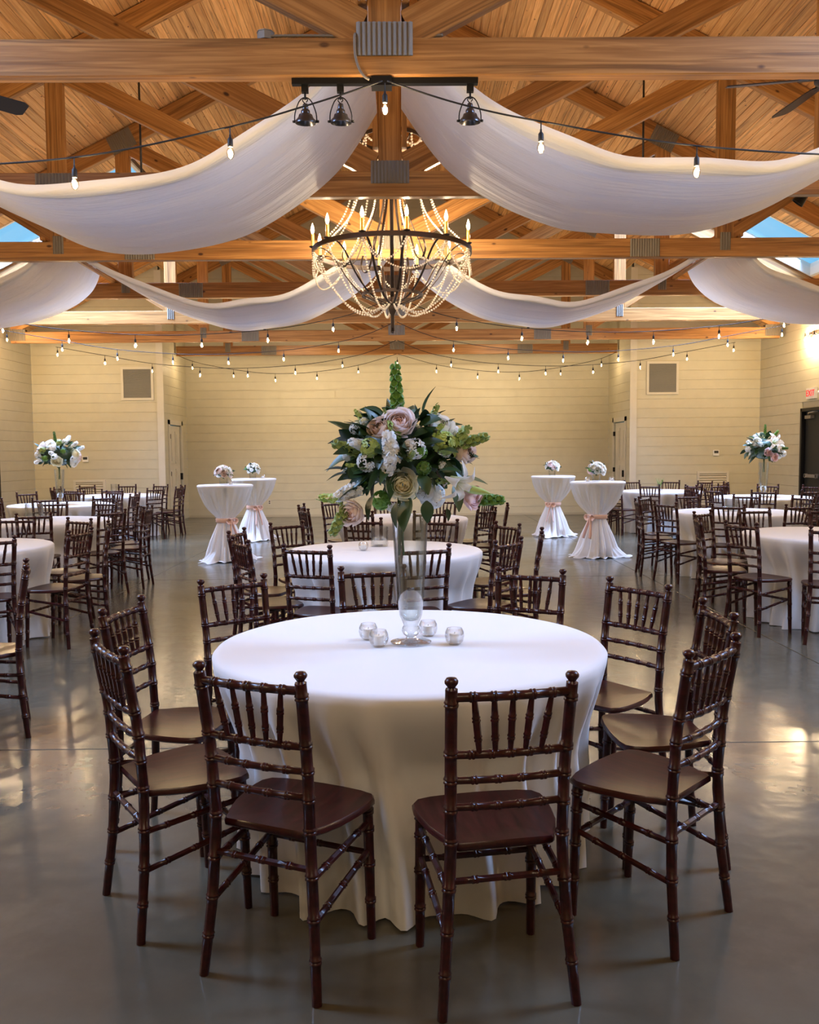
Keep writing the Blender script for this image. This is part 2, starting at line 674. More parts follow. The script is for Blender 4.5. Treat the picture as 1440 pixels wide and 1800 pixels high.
# ------------------------------------------------------------------ the hall: floor
floor = tag(empty('floor'), 'polished grey-brown concrete floor with saw-cut joints', None, None, 'structure')
FX = [-7.9, -3.0, 3.0, 7.9]
FY = [-4.2, -1.6, 4.42, 10.5, 16.5, 21.2]
for i in range(3):
    for j in range(5):
        g = 0.004
        x0, x1, y0, y1 = FX[i] + g, FX[i + 1] - g, FY[j] + g, FY[j + 1] - g
        c = 0.003
        b = MB().add([(x0 + c, y0 + c, 0), (x1 - c, y0 + c, 0), (x1 - c, y1 - c, 0), (x0 + c, y1 - c, 0),
                      (x0, y0, -c), (x1, y0, -c), (x1, y1, -c), (x0, y1, -c), (x0, y0, -0.1), (x1, y0, -0.1), (x1, y1, -0.1), (x0, y1, -0.1)],
                     [(0, 1, 2, 3), (0, 4, 5, 1), (1, 5, 6, 2), (2, 6, 7, 3), (3, 7, 4, 0), (4, 8, 9, 5), (5, 9, 10, 6), (6, 10, 11, 7), (7, 11, 8, 4), (8, 11, 10, 9)])
        obj('slab', b.mesh('slab'), 'concrete', floor)
obj('sub_base', MB().box(-8, 8, -4.3, 21.3, -0.2, -0.03).mesh('sub_base'), 'joint', floor)


# ------------------------------------------------------------------ walls in 0.2 m painted courses
def clip(poly, f):
    out = []
    for i, p in enumerate(poly):
        q = poly[(i + 1) % len(poly)]
        fp, fq = f(p), f(q)
        if fp <= 0:
            out.append(p)
        if fp * fq < 0:
            t = fp / (fp - fq)
            out.append((p[0] + (q[0] - p[0]) * t, p[1] + (q[1] - p[1]) * t))
    return out


def wall(name, label, org, u, L, n, xfun=None, flat_top=None, holes=()):
    """org corner on the floor, u along the wall, n into the room; xfun(s)=x so the roof line can be followed"""
    root = tag(empty(name), label, None, None, 'structure')
    org, u, n = Vector(org), Vector(u), Vector(n)

    def P(q, off):
        return org + u * q[0] + Vector((0, 0, q[1])) + n * off

    def shape(s0, s1, z0, z1):
        pl = [(s0, z0), (s1, z0), (s1, z1), (s0, z1)]
        if flat_top is None:
            x0, x1 = xfun(0), xfun(1)
            for sg in (1, -1):
                pl = clip(pl, lambda p, sg=sg: p[1] - (RIDGE + 0.02 - 0.5 * sg * (x0 + (x1 - x0) * p[0] / L)))
                if len(pl) < 3:
                    return []
        return pl
    top = flat_top or 8.0
    pl = shape(0, L, 0, top)
    # backing, cut by the holes into vertical strips
    cuts = sorted(holes)
    s = 0
    segs = []
    for h in cuts:
        segs.append((s, h[0], 0, top))
        segs.append((h[0], h[1], h[3], top))
        if h[2] > 0:
            segs.append((h[0], h[1], 0, h[2]))
        s = h[1]
    segs.append((s, L, 0, top))
    b = MB()
    for (s0, s1, z0, z1) in segs:
        pl = shape(s0, s1, z0, z1)
        if len(pl) >= 3 and s1 - s0 > 1e-4:
            b.prism([P(q, -0.02) for q in pl], -n, 0.15)
    obj('core', b.mesh('core'), 'joint', root)
    z = 0.0
    while z < top - 0.01:
        z1 = min(z + 0.2, top)
        runs = [(0, L)]
        for h in cuts:
            if z1 > h[2] + 0.02 and z < h[3] - 0.02:
                new = []
                for (r0, r1) in runs:
                    if h[0] > r0:
                        new.append((r0, min(r1, h[0])))
                    if h[1] < r1:
                        new.append((max(r0, h[1]), r1))
                runs = [r for r in new if r[1] - r[0] > 0.01]
        for (r0, r1) in runs:
            pl = shape(r0, r1, z + 0.0018, z1 - 0.0018)
            if len(pl) >= 3:
                obj('course', MB().prism([P(q, 0) for q in pl], -n, 0.03).mesh('course'), 'wall', root)
        z = z1
    return root


EAVE = roof_z(HALF)
DOOR_SIDE = {-1: (15.65, 17.05, 0, 2.28), 1: (15.32, 16.74, 0, 2.28)}   # dark double door in each side wall
wall('wall_left', 'cream painted side wall with fine horizontal courses', (-HALF, YF, 0), (0, 1, 0), YO - YF, (1, 0, 0), flat_top=EAVE,
     holes=[(DOOR_SIDE[-1][0] - YF, DOOR_SIDE[-1][1] - YF, 0, DOOR_SIDE[-1][3])])
wall('wall_right', 'cream painted side wall with sconce, exit sign and black door', (HALF, YF, 0), (0, 1, 0), YO - YF, (-1, 0, 0), flat_top=EAVE,
     holes=[(DOOR_SIDE[1][0] - YF, DOOR_SIDE[1][1] - YF, 0, DOOR_SIDE[1][3])])
wall('wall_back_left', 'cream end wall with grey vent beside the recess', (-HALF, YO, 0), (1, 0, 0), HALF - REC, (0, -1, 0), xfun=lambda t: -HALF + t * (HALF - REC))
wall('wall_back_right', 'cream end wall with grey vent and thermostat beside the recess', (REC, YO, 0), (1, 0, 0), HALF - REC, (0, -1, 0), xfun=lambda t: REC + t * (HALF - REC))
RD = (YO + 0.62, YO + 1.62, 0, 2.16)   # panelled doors in the recess returns
wall('wall_recess_left', 'short return wall of the recess with a panelled door', (-REC, YO + 0.04, 0), (0, 1, 0), YB - YO - 0.04, (1, 0, 0), flat_top=roof_z(REC), holes=[(RD[0] - YO - 0.04, RD[1] - YO - 0.04, 0, RD[3])])
wall('wall_recess_right', 'short return wall of the recess with a panelled door', (REC, YO + 0.04, 0), (0, 1, 0), YB - YO - 0.04, (-1, 0, 0), flat_top=roof_z(REC), holes=[(RD[0] - YO - 0.04, RD[1] - YO - 0.04, 0, RD[3])])
wall('wall_back', 'wide cream wall at the back of the recess', (-REC, YB, 0), (1, 0, 0), 2 * REC, (0, -1, 0), xfun=lambda t: -REC + t * 2 * REC)
wall('wall_front', 'cream end wall of the hall', (-HALF, YF, 0), (1, 0, 0), 2 * HALF, (0, 1, 0), xfun=lambda t: -HALF + t * 2 * HALF)

# corner boards at the mouth of the recess
k = 1
for s in (-1, 1):
    o = obj('trim_%d' % k, MB().box(s * REC - 0.07, s * REC + 0.07, YO - 0.03, YO - 0.002, 0, roof_z(REC) - 0.1).mesh('corner_board'), 'trim')
    tag(o, 'cream vertical corner board at the mouth of the recess', None, None, 'structure')
    k += 1
tag(obj('baseboard_back', MB().box(-REC + 0.01, REC - 0.01, YB - 0.012, YB - 0.001, 0, 0.05).mesh('baseboard'), 'joint'), 'thin dark strip at the foot of the recess wall', None, None, 'structure')

# doors
def panel_door(idx, s):
    root = tag(empty('door_%d' % idx, (s * REC, (RD[0] + RD[1]) / 2, 0), -s * PI / 2 if s > 0 else PI / 2),
               'cream four-panel door in the recess return ' + ('below the sound baffle beam' if False else 'with black hinges'), None, None, 'structure')
    # local: x along the wall, -y into the room after rotation
    root.rotation_euler = (0, 0, PI / 2 if s < 0 else -PI / 2)
    w, h = 0.5, 2.16
    obj('door_leaf', MB().box(-w + 0.02, w - 0.02, 0.02, 0.06, 0.01, h - 0.02).mesh('door_leaf'), 'trim', root)
    for zz in ((0.15, 0.62), (0.72, 1.18), (1.30, 2.02)):
        for xx in (-0.4, 0.04):
            b = MB().box(xx, xx + 0.36, 0.004, 0.02, zz[0], zz[1])
            b.box(xx + 0.06, xx + 0.30, -0.008, 0.004, zz[0] + 0.06, zz[1] - 0.06)
            obj('door_panel', b.mesh('door_panel'), 'trim', root)
    for x0, x1, z0, z1 in ((-w - 0.10, -w, 0, h + 0.1), (w, w + 0.10, 0, h + 0.1), (-w - 0.10, w + 0.10, h, h + 0.1)):
        obj('casing', MB().box(x0, x1, -0.025, 0.0, z0, z1).mesh('casing'), 'trim', root)
    for zz in (0.25, 1.08, 1.9):
        obj('hinge', MB().box(-w - 0.012, -w + 0.02, -0.03, 0.02, zz - 0.05, zz + 0.05).mesh('hinge'), 'black', root)
    obj('door_handle', MB().box(w - 0.09, w - 0.06, -0.05, 0.02, 0.93, 1.08).mesh('door_handle'), 'black', root)
    return root


def dark_door(idx, s):
    y0, y1, h = DOOR_SIDE[s][0], DOOR_SIDE[s][1], DOOR_SIDE[s][3]
    root = tag(empty('door_%d' % idx, (s * HALF, (y0 + y1) / 2, 0), PI / 2 if s < 0 else -PI / 2), 'black double door in the cream side wall', None, None, 'structure')
    w = (y1 - y0) / 2
    for x0, x1, z0, z1 in ((-w, -w + 0.06, 0, h), (w - 0.06, w, 0, h), (-w, w, h - 0.06, h)):
        obj('door_frame', MB().box(x0, x1, -0.03, 0.12, z0, z1).mesh('door_frame'), 'black', root)
    for x0, x1 in ((-w + 0.065, -0.004), (0.004, w - 0.065)):
        lf = obj('door_leaf', MB().box(x0, x1, 0.05, 0.09, 0.01, h - 0.065).mesh('door_leaf'), 'door_dark', root)
        obj('push_bar', MB().box(x0 + 0.06, x1 - 0.06, 0.0, 0.03, 0.98, 1.04).box(x0 + 0.08, x0 + 0.12, 0.0, 0.06, 0.97, 1.05).box(x1 - 0.12, x1 - 0.08, 0.0, 0.06, 0.97, 1.05).mesh('push_bar'), 'galv', lf)
        b = MB().box(x0 + 0.1, x0 + 0.34, -0.02, 0.05, h - 0.2, h - 0.14)
        b.tube([(x0 + 0.2, 0.0, h - 0.13), (x0 + 0.42, -0.10, h - 0.1), (x0 + 0.5, 0.04, h - 0.07)], 0.012, 6)
        obj('door_closer', b.mesh('door_closer'), 'galv', lf)
    return root


panel_door(1, -1)
panel_door(2, 1)
dark_door(3, -1)
dark_door(4, 1)

# ------------------------------------------------------------------ roof: boards running along the hall, skylights cut through
ceiling = tag(empty('ceiling'), 'pine board ceiling on both roof slopes', None, None, 'structure')
ROWW = 0.105
X_EDGE = HALF + 0.15
nrow = int((X_EDGE / math.cos(SLOPE)) / ROWW)
_pl = {}


def plank_mesh(L):
    key = round(L, 3)
    if key not in _pl:
        w, t, c = ROWW / 2 - 0.0012, 0.02, 0.006
        sec = [(-w, 0), (-w, -t + c), (-w + c, -t), (w - c, -t), (w, -t + c), (w, 0)]
        vs = [(-L / 2, y, z) for y, z in sec] + [(L / 2, y, z) for y, z in sec]
        fs = [tuple(range(6)), tuple(reversed(range(6, 12)))] + [(i, i + 6, (i + 1) % 6 + 6, (i + 1) % 6) for i in range(6)]
        _pl[key] = MB().add(vs, fs).mesh('plank')
    return _pl[key]


for s in (-1, 1):
    for r in range(nrow):
        d = (r + 0.5) * ROWW
        x = d * math.cos(SLOPE)
        spans = [(YF, YB)]
        if SKY_X[0] - 0.04 < x < SKY_X[1] + 0.04:
            spans = [(YF, SKY_Y[0][0]), (SKY_Y[0][1], SKY_Y[1][0]), (SKY_Y[1][1], YB)]
        for (y0, y1) in spans:
            xa = Vector((0, 1, 0))
            ya = Vector((s * math.cos(SLOPE), 0, -math.sin(SLOPE)))
            za = xa.cross(ya)
            if za.z < 0:
                ya = -ya
                za = -za
            mx = Matrix((xa, ya, za)).transposed().to_4x4()
            mx.translation = Vector((s * x, (y0 + y1) / 2, roof_z(x))) + za * 0.02
            obj('plank', plank_mesh(y1 - y0), 'plank', ceiling, mx=mx)
    b = MB()
    for (x0, x1, y0, y1) in [(0, SKY_X[0], YF - .2, YB + .2), (SKY_X[1], X_EDGE + .2, YF - .2, YB + .2), (SKY_X[0], SKY_X[1], YF - .2, SKY_Y[0][0]),
                             (SKY_X[0], SKY_X[1], SKY_Y[0][1], SKY_Y[1][0]), (SKY_X[0], SKY_X[1], SKY_Y[1][1], YB + .2)]:
        b.prism([(s * x0, y0, roof_z(x0) + 0.025), (s * x1, y0, roof_z(x1) + 0.025), (s * x1, y1, roof_z(x1) + 0.025), (s * x0, y1, roof_z(x0) + 0.025)], (0, 0, 1), 0.12)
    obj('roof_deck', b.mesh('roof_deck'), 'deck', ceiling)

k = 1
for s in (-1, 1):
    for (y0, y1) in SKY_Y:
        root = tag(empty('window_%d' % k, (0, 0, 0)), 'long skylight in the pine roof slope', None, None, 'structure')
        k += 1
        x0, x1 = SKY_X
        for (a0, a1, b0, b1) in ((x0, x0 + 0.04, y0, y1), (x1 - 0.04, x1, y0, y1), (x0, x1, y0, y0 + 0.04), (x0, x1, y1 - 0.04, y1)):
            pl = [(s * a0, b0, roof_z(a0) - 0.01), (s * a1, b0, roof_z(a1) - 0.01), (s * a1, b1, roof_z(a1) - 0.01), (s * a0, b1, roof_z(a0) - 0.01)]
            obj('frame', MB().prism(pl, (0, 0, 1), 0.2).mesh('frame'), 'white_paint', root)
        pl = [(s * x0, y0, roof_z(x0) + 0.12), (s * x1, y0, roof_z(x1) + 0.12), (s * x1, y1, roof_z(x1) + 0.12), (s * x0, y1, roof_z(x0) + 0.12)]
        obj('pane', MB().prism(pl, (0, 0, 1), 0.01).mesh('pane'), 'pane', root)

# ------------------------------------------------------------------ trusses
def corr_plate(w, h, n=None):
    n = n or max(4, int(w / 0.028))
    b = MB()
    vs, fs = [], []
    for i in range(2 * n + 1):
        x = -w / 2 + w * i / (2 * n)
        y = -0.012 if i % 2 else -0.003
        vs += [(x, y, -h / 2), (x, y, h / 2)]
    for i in range(2 * n):
        fs.append((2 * i, 2 * i + 2, 2 * i + 3, 2 * i + 1))
    m = len(vs)
    vs += [(-w / 2, 0, -h / 2), (w / 2, 0, -h / 2), (w / 2, 0, h / 2), (-w / 2, 0, h / 2)]
    fs.append((m, m + 3, m + 2, m + 1))
    return b.add(vs, fs).mesh('nail_plate')


PLATES = {}


def plate(parent, x, z, w, h, ang=0.0):
    key = (w, h)
    if key not in PLATES:
        PLATES[key] = corr_plate(w, h)
    for sg in (-1, 1):
        o = obj('nail_plate', PLATES[key], 'galv', parent, (x, sg * (TW / 2 + 0.001), z))
        o.rotation_euler = (0, ang, 0) if sg < 0 else (0, -ang, PI)


TW = 0.09
TC = TIE_Z + TIE_H / 2
POST = 3.8


def chord_z(x):
    return RIDGE - 0.5 * abs(x) - 0.155


def make_truss(y, half, label):
    t = tag(empty('roof_truss', (0, y, 0)), label, 'roof truss', 'timber trusses under the roof')
    full = half > 6
    member('tie_beam', (-half, 0, TC), (half, 0, TC), TW, TIE_H, t)
    member('king_post', (0, 0, TIE_Z + TIE_H), (0, 0, chord_z(0) + 0.05), TW - 0.004, 0.20, t)
    for s in (-1, 1):
        member('king_post_board', (s * 0.125, 0, 4.12), (s * 0.125, 0, chord_z(0.1) - 0.05), TW + 0.05, 0.045, t)
        member('top_chord', (s * (half + 0.0), 0, chord_z(half)), (s * 0.0, 0, chord_z(0)), TW, 0.25, t)
        member('post', (s * POST, 0, TIE_Z + TIE_H), (s * POST, 0, chord_z(POST) - 0.13), TW - 0.006, 0.20, t)
        member('brace', (s * 0.14, 0, 3.98), (s * (POST - 0.02), 0, 5.84), TW - 0.01, 0.22, t)
        if full:
            member('web_strut', (s * (POST + 0.06), 0, 4.0), (s * 5.5, 0, chord_z(5.5) - 0.02), TW - 0.012, 0.19, t)
            plate(t, s * 7.45, TC + 0.05, 0.32, 0.22)
        plate(t, s * 2.88, TC, 0.34, 0.2)
        plate(t, s * POST, TIE_Z + TIE_H - 0.04, 0.12, 0.2)
        plate(t, s * POST, chord_z(POST) - 0.02, 0.36, 0.26, s * SLOPE)
    plate(t, 0, TIE_Z + TIE_H - 0.01, 0.33, 0.19)
    return t


TL = ['timber roof truss carrying the black track light bar', 'timber roof truss second from the track light bar, in front of the chandelier',
      'timber roof truss just behind the chandelier', 'timber roof truss behind the second pair of drapes', 'timber roof truss next to the skylights, fifth from the track light bar',
      'timber roof truss spanning in front of the recess', 'short timber roof truss inside the recess']
for i, y in enumerate(TRUSS_Y):
    make_truss(y, 7.58 if i < 6 else 4.96, TL[i])

# ------------------------------------------------------------------ round tables with floor-length cloths
def cloth_mesh(seed, R=0.745, H=0.765, rb=0.686, nang=220):
    rnd = random.Random(seed)
    ph = [rnd.uniform(0, 6.28) for _ in range(6)]
    cen = sorted([(k + rnd.uniform(-0.3, 0.3)) * 2 * PI / 21 for k in range(21)])
    dep = [rnd.uniform(0.5, 1.0) for _ in cen]

    def fold(th):
        v = 0
        for c0, d0 in zip(cen, dep):
            q = (th - c0 + PI) % (2 * PI) - PI
            v += d0 * math.exp(-(q / 0.068) ** 2)
        return v
    prof = []
    for i in range(9):
        prof.append((R * i / 9.0, H, 0, 0))
    prof += [(R - 0.03, H, 0, 0), (R - 0.008, H - 0.003, 0, 0), (R + 0.003, H - 0.015, 0, 0), (R + 0.005, H - 0.04, 0.02, 0)]
    nr = 22
    for i in range(1, nr + 1):
        t = i / nr
        q = min(1, t / 0.44)
        prof.append((R + 0.004 + (rb - R) * q * q * (3 - 2 * q), (H - 0.04) * (1 - t) + 0.006 * t, t, 1))
    vs, fs = [], []
    for (r, z, t, k_) in prof:
        for a_ in range(nang):
            th = 2 * PI * a_ / nang
            if t > 0:
                up = min(1, t * 3.2)
                fd = min(1.15, fold(th + 0.06 * math.sin(3 * t + ph[0])))
                rr = r + up * (0.014 - 0.095 * (1 - fd)) + 0.030 * max(0, t - 0.45) * fd * 1.6 + up * 0.006 * math.sin(5 * th + ph[1])
                zz = z + 0.004 * t * math.sin(7 * th + ph[2])
            else:
                rr, zz = r, z + (0.0012 * math.sin(9 * r * math.cos(th) + ph[3]) * math.sin(8 * r * math.sin(th) + ph[4]))
            vs.append((rr * math.cos(th), rr * math.sin(th), zz))
    n = len(prof)
    for i in range(n - 1):
        for a_ in range(nang):
            b_ = (a_ + 1) % nang
            if i == 0:
                if a_ % 1 == 0:
                    fs.append((i * nang + a_, (i + 1) * nang + a_, (i + 1) * nang + b_))
            else:
                fs.append((i * nang + a_, (i + 1) * nang + a_, (i + 1) * nang + b_, i * nang + b_))
    b = MB().add(vs, fs)
    me = b.mesh('tablecloth', True)
    bm = bmesh.new()
    bm.from_mesh(me)
    bmesh.ops.remove_doubles(bm, verts=bm.verts, dist=0.0002)
    bm.to_mesh(me)
    bm.free()
    return me


CLOTH = [cloth_mesh(s) for s in (3, 11, 29)]
TOPM = MB().lathe([(0.0001, 0.715), (0.70, 0.715), (0.715, 0.722), (0.715, 0.748), (0.70, 0.755), (0.0001, 0.755)], 48).mesh('tabletop', True, 0.6)
LEGM = MB().tube([(0, 0, 0), (0, 0, 0.715)], 0.016, 8).mesh('leg', True, 0.8)
TABLES = {
    'M1': (0.105, 3.36, 'round table under a white cloth carrying the glass trumpet vase and four votives', 0),
    'M2': (-0.06, 6.66, 'round table in white cloth with a crackled glass cylinder, behind the trumpet vase table', 1),
    'M3': (0.08, 9.95, 'round table under a white cloth with a twig arrangement in front of the recess', 2),
    'L0': (-3.02, 4.35, 'round table under a white cloth beside the lone chair turned edge-on', 2),
    'L1': (-3.58, 7.2, 'bare-topped round table in white cloth, across the aisle from the crackled glass cylinder', 1),
    'L2': (-4.0, 10.0, 'round table in white cloth with a wide glass cylinder, before the tall pale bouquet', 0),
    'L3': (-5.1, 13.35, 'round table under a white cloth carrying the tall pale bouquet below the wall vent', 2),
    'L4': (-5.15, 16.3, 'round table under a white cloth close to the wall beside the tall pale bouquet', 1),
    'R1': (3.85, 7.65, 'bare-topped round table in white cloth, before the cut glass cylinder table', 2),
    'R2': (4.1, 10.5, 'round table under a white cloth with a cut glass cylinder, just before the lily bouquet', 1),
    'R3': (5.80, 13.85, 'round table under a white cloth carrying the tall lily bouquet by the black door', 0),
    'R4': (4.88, 16.25, 'round table under a white cloth close to the wall behind the lily bouquet', 2),
}
for kx, (x, y, lab, v) in TABLES.items():
    t = tag(empty('round_table', (x, y, 0), {'M1': 0.2}.get(kx, random.uniform(0, 6))), lab, 'table', 'round banquet tables in white cloths')
    obj('tablecloth', CLOTH[v], 'cloth', t)
    obj('tabletop', TOPM, 'deck', t)
    for q in range(4):
        th = PI / 4 + q * PI / 2
        obj('leg', LEGM, 'black', t, (0.45 * math.cos(th), 0.45 * math.sin(th), 0))

# ------------------------------------------------------------------ chiavari chairs
def ringed(pts, r, rings, n=8, rise=1.2, taper=None, dense=10):
    """turned stick: a smooth path with pairs of raised rings at the given fractions"""
    P = spline(pts, dense) if len(pts) > 2 else [Vector(pts[0]).lerp(Vector(pts[1]), i / (dense - 1)) for i in range(dense)]
    L = [0]
    for i in range(1, len(P)):
        L.append(L[-1] + (P[i] - P[i - 1]).length)
    tot = L[-1]

    def at(t):
        d = t * tot
        for i in range(1, len(P)):
            if L[i] >= d - 1e-9:
                u = (d - L[i - 1]) / max(1e-9, L[i] - L[i - 1])
                return P[i - 1].lerp(P[i], u)
        return P[-1]
    ts = [(t, 1.0) for t in [i / (dense - 1) for i in range(dense)]]
    for g in rings:
        for off, k_ in ((-0.0095, 1.0), (-0.0065, rise), (-0.0035, rise), (0, 0.98), (0.0035, rise), (0.0065, rise), (0.0095, 1.0)):
            ts.append((g + off / tot, k_))
    ts = [(t, k_) for t, k_ in ts if 0 <= t <= 1 and not (k_ == 1.0 and 0 < t < 1 and any(abs(t - g) < 0.009 / tot for g in rings))]
    ts.sort()
    b = MB()
    rr = [(r if not taper else r * taper(t)) * k_ for t, k_ in ts]
    b.tube([at(t) for t, _ in ts], rr, n)
    return b


def seat_mesh():
    # outline: narrow between the back posts, swelling to round front corners
    half = [(0.0, -0.172), (0.132, -0.172), (0.143, -0.160), (0.150, -0.135), (0.166, -0.105), (0.185, -0.05), (0.198, 0.02), (0.205, 0.08), (0.202, 0.125), (0.183, 0.155), (0.14, 0.168), (0.07, 0.175), (0.0, 0.177)]
    ring = half + [(-x, y) for x, y in reversed(half[1:-1])]
    n = len(ring)
    lev = [(0.96, 0.432), (1.0, 0.438), (1.0, 0.449), (0.975, 0.456), (0.75, 0.452), (0.45, 0.447)]
    vs, fs = [], []
    for sc, z in lev:
        for x, y in ring:
            vs.append((x * sc, y * sc, z))
    for i in range(len(lev) - 1):
        for k_ in range(n):
            fs.append((i * n + k_, i * n + (k_ + 1) % n, (i + 1) * n + (k_ + 1) % n, (i + 1) * n + k_))
    fs.append(tuple(reversed(range(n))))
    fs.append(tuple((len(lev) - 1) * n + k_ for k_ in range(n)))
    return MB().add(vs, fs)


def back_pt(z, s=1):
    """centre line of the back post"""
    K = [(0.0, 0.187, -0.215), (0.22, 0.168, -0.192), (0.45, 0.155, -0.183), (0.66, 0.157, -0.196), (0.90, 0.163, -0.235)]
    for i in range(len(K) - 1):
        if z <= K[i + 1][0] + 1e-6:
            u = (z - K[i][0]) / (K[i + 1][0] - K[i][0])
            return Vector((s * (K[i][1] + (K[i + 1][1] - K[i][1]) * u), K[i][2] + (K[i + 1][2] - K[i][2]) * u, z))
    return Vector((s * K[-1][1], K[-1][2], z))


CH = []   # (name, MB, sub)
CH.append(('seat', seat_mesh(), None))
for s in (-1, 1):
    pts = [back_pt(z, s) for z in (0, 0.11, 0.22, 0.34, 0.45, 0.56, 0.66, 0.78, 0.895)]
    CH.append(('back_post', ringed(pts, 0.0168, (0.13, 0.255, 0.385, 0.525, 0.625, 0.715, 0.80, 0.955), taper=lambda t: 0.85 + 0.15 * min(1, t * 3), dense=14), s))
    fin = MB().lathe([(0.0135, 0), (0.010, 0.006), (0.012, 0.010), (0.0180, 0.018), (0.0185, 0.024), (0.013, 0.0315), (0.0001, 0.033)], 10, tuple(back_pt(0.893, s)))
    CH.append(('finial', fin, s))
for s in (-1, 1):
    CH.append(('leg', ringed([(s * 0.176, 0.147, 0), (s * 0.174, 0.132, 0.44)], 0.0165, (0.28, 0.55, 0.80, 0.93), taper=lambda t: 0.82 + 0.18 * min(1, t * 2)), None))


def cross(z, bow, r, rings, y=None):
    A, B = back_pt(z, -1), back_pt(z, 1)
    m = (A + B) / 2 + Vector((0, -bow, 0))
    return ringed([A, A.lerp(m, 0.5) + Vector((0, -bow * 0.25, 0)), m, B.lerp(m, 0.5) + Vector((0, -bow * 0.25, 0)), B], r, rings)


R5 = (0.17, 0.34, 0.5, 0.66, 0.83)
CH.append(('top_rail', cross(0.872, 0.012, 0.0125, R5), None))
CH.append(('cross_rail', cross(0.712, 0.012, 0.0115, R5), None))
CH.append(('cross_rail', cross(0.640, 0.012, 0.0105, (0.2, 0.4, 0.6, 0.8)), None))
CH.append(('cross_rail', cross(0.566, 0.010, 0.0105, (0.2, 0.4, 0.6, 0.8)), None))
for q in R5:
    t0 = back_pt(0.872, -1).lerp(back_pt(0.872, 1), 0.5 + (q - 0.5) * 0.98) + Vector((0, -0.011, 0))
    t1 = back_pt(0.712, -1).lerp(back_pt(0.712, 1), 0.5 + (q - 0.5) * 0.80) + Vector((0, -0.011, 0))
    CH.append(('spindle', ringed([t1, t0], 0.0100, (0.28, 0.62), 6, taper=lambda t: 0.5 + 0.5 * math.sin(PI * (0.08 + 0.84 * t)) ** 0.8), None))
CH.append(('stretcher', ringed([back_pt(0.362, -1), back_pt(0.362, 1)], 0.0100, (0.22, 0.5, 0.78), 6), None))
CH.append(('stretcher', ringed([(-0.175, 0.138, 0.275), (0.175, 0.138, 0.275)], 0.0100, (0.22, 0.5, 0.78), 6), None))
for s in (-1, 1):
    for z0, z1 in ((0.335, 0.375), (0.215, 0.285)):
        CH.append(('stretcher', ringed([back_pt(z0, s), (s * 0.175, 0.137, z1)], 0.0100, (0.22, 0.5, 0.78), 6), None))

CHM = [(nm, b.mesh(nm, True, 0.9), sub) for nm, b, sub in CH]
for _, me, _s in CHM:
    me.materials.append(MT['chair'])
ONE = MB()
for nm, b, sub in CH:
    ONE.add(b.v, b.f)
ONEM = ONE.mesh('chair', True, 0.9)
ONEM.materials.append(MT['chair'])


def chair(x, y, rz, label, group, parts=True):
    if not parts:
        o = obj('dining_chair', ONEM, None, None, (x, y, 0), (0, 0, rz))
        return tag(o, label, 'chair', group)
    root = tag(empty('dining_chair', (x, y, 0), rz), label, 'chair', group)
    posts = {}
    for nm, me, sub in CHM:
        if nm == 'finial':
            obj(nm, me, None, posts[sub])
            continue
        o = obj(nm, me, None, root)
        if nm == 'back_post':
            posts[sub] = o
    return root


WHERE = {
    'M1': 'at the trumpet vase table', 'M2': 'at the crackled glass cylinder table', 'M3': 'at the twig arrangement table',
    'L0': 'beside the aisle', 'L1': 'at the bare table opposite the crackled cylinder', 'L2': 'at the wide glass cylinder table',
    'L3': 'at the pale bouquet table', 'L4': 'at the wall-side table by the pale bouquet', 'R1': 'at the bare table fronting the cut cylinder',
    'R2': 'at the cut glass cylinder table', 'R3': 'at the lily bouquet table', 'R4': 'at the wall-side table by the lily bouquet'}
BASE = [-114, -78, -41, -6, 29, 65, 101, 137, 174, -150]
SPECIAL = {'M1': [(-114, 1.095, 0), (-77, 1.145, -3), (-39, 1.175, -5), (-6, 1.155, 6), (27, 1.15, 9), (58, 1.15, 10), (99, 1.15, 2), (137, 1.13, -10), (176, 1.13, -5), (-148, 1.13, 2)], 'L0': [(23, 1.13, 0)] + [(23 + 36 * k, 1.16, 0) for k in (2, 3, 4, 5, 6, 7, 8)]}
rj = random.Random(5)
for kx, (tx, ty, lab, v) in TABLES.items():
    lst = SPECIAL.get(kx) or [(a_ + {'L1': -9, 'L2': 7}.get(kx, 0) + rj.uniform(-2, 2), 1.165 + rj.uniform(-0.03, 0.03), rj.uniform(-5, 5)) for a_ in BASE]
    sect = {}
    for c_ in lst:
        an = (c_[0] + 180) % 360 - 180
        k_ = 'facing the recess' if -130 < an < -60 else 'with back to recess' if 60 <= an < 130 else 'black-door side' if abs(an) < 90 else 'pale-bouquet side'
        sect.setdefault(k_, []).append(c_)
    for k_, cs_ in sect.items():
        side_row = k_.endswith('side')
        cs_.sort(key=lambda c_: -math.sin(math.radians(c_[0])) if side_row else -math.cos(math.radians(c_[0])))
        for i_, (ang, rad, tw) in enumerate(cs_):
            th = math.radians(ang)
            tw = math.radians(tw)
            # the chair turns about its back rail
            cx_ = tx + rad * math.cos(th) - 0.232 * math.cos(th + tw)
            cy_ = ty + rad * math.sin(th) - 0.232 * math.sin(th + tw)
            if kx == 'L0':
                lb = 'mahogany spindle-back chair turned edge-on beside the aisle' if ang == 23 else 'mahogany spindle-back chair sharing the table of the edge-on aisle chair'
            elif side_row:
                lb = 'mahogany chair, %s from the recess, %s, %s' % (('first', 'second', 'third', 'fourth')[i_], k_, WHERE[kx])
            else:
                lb = 'mahogany chair %s, %s, %s' % (k_, (('black-door end', 'pale-bouquet end') if len(cs_) == 2 else ('black-door end', 'middle', 'pale-bouquet end'))[i_], WHERE[kx])
            chair(cx_, cy_, th + PI / 2 + tw, lb, 'chairs ' + WHERE[kx], kx not in ('L3', 'L4', 'R3', 'R4'))

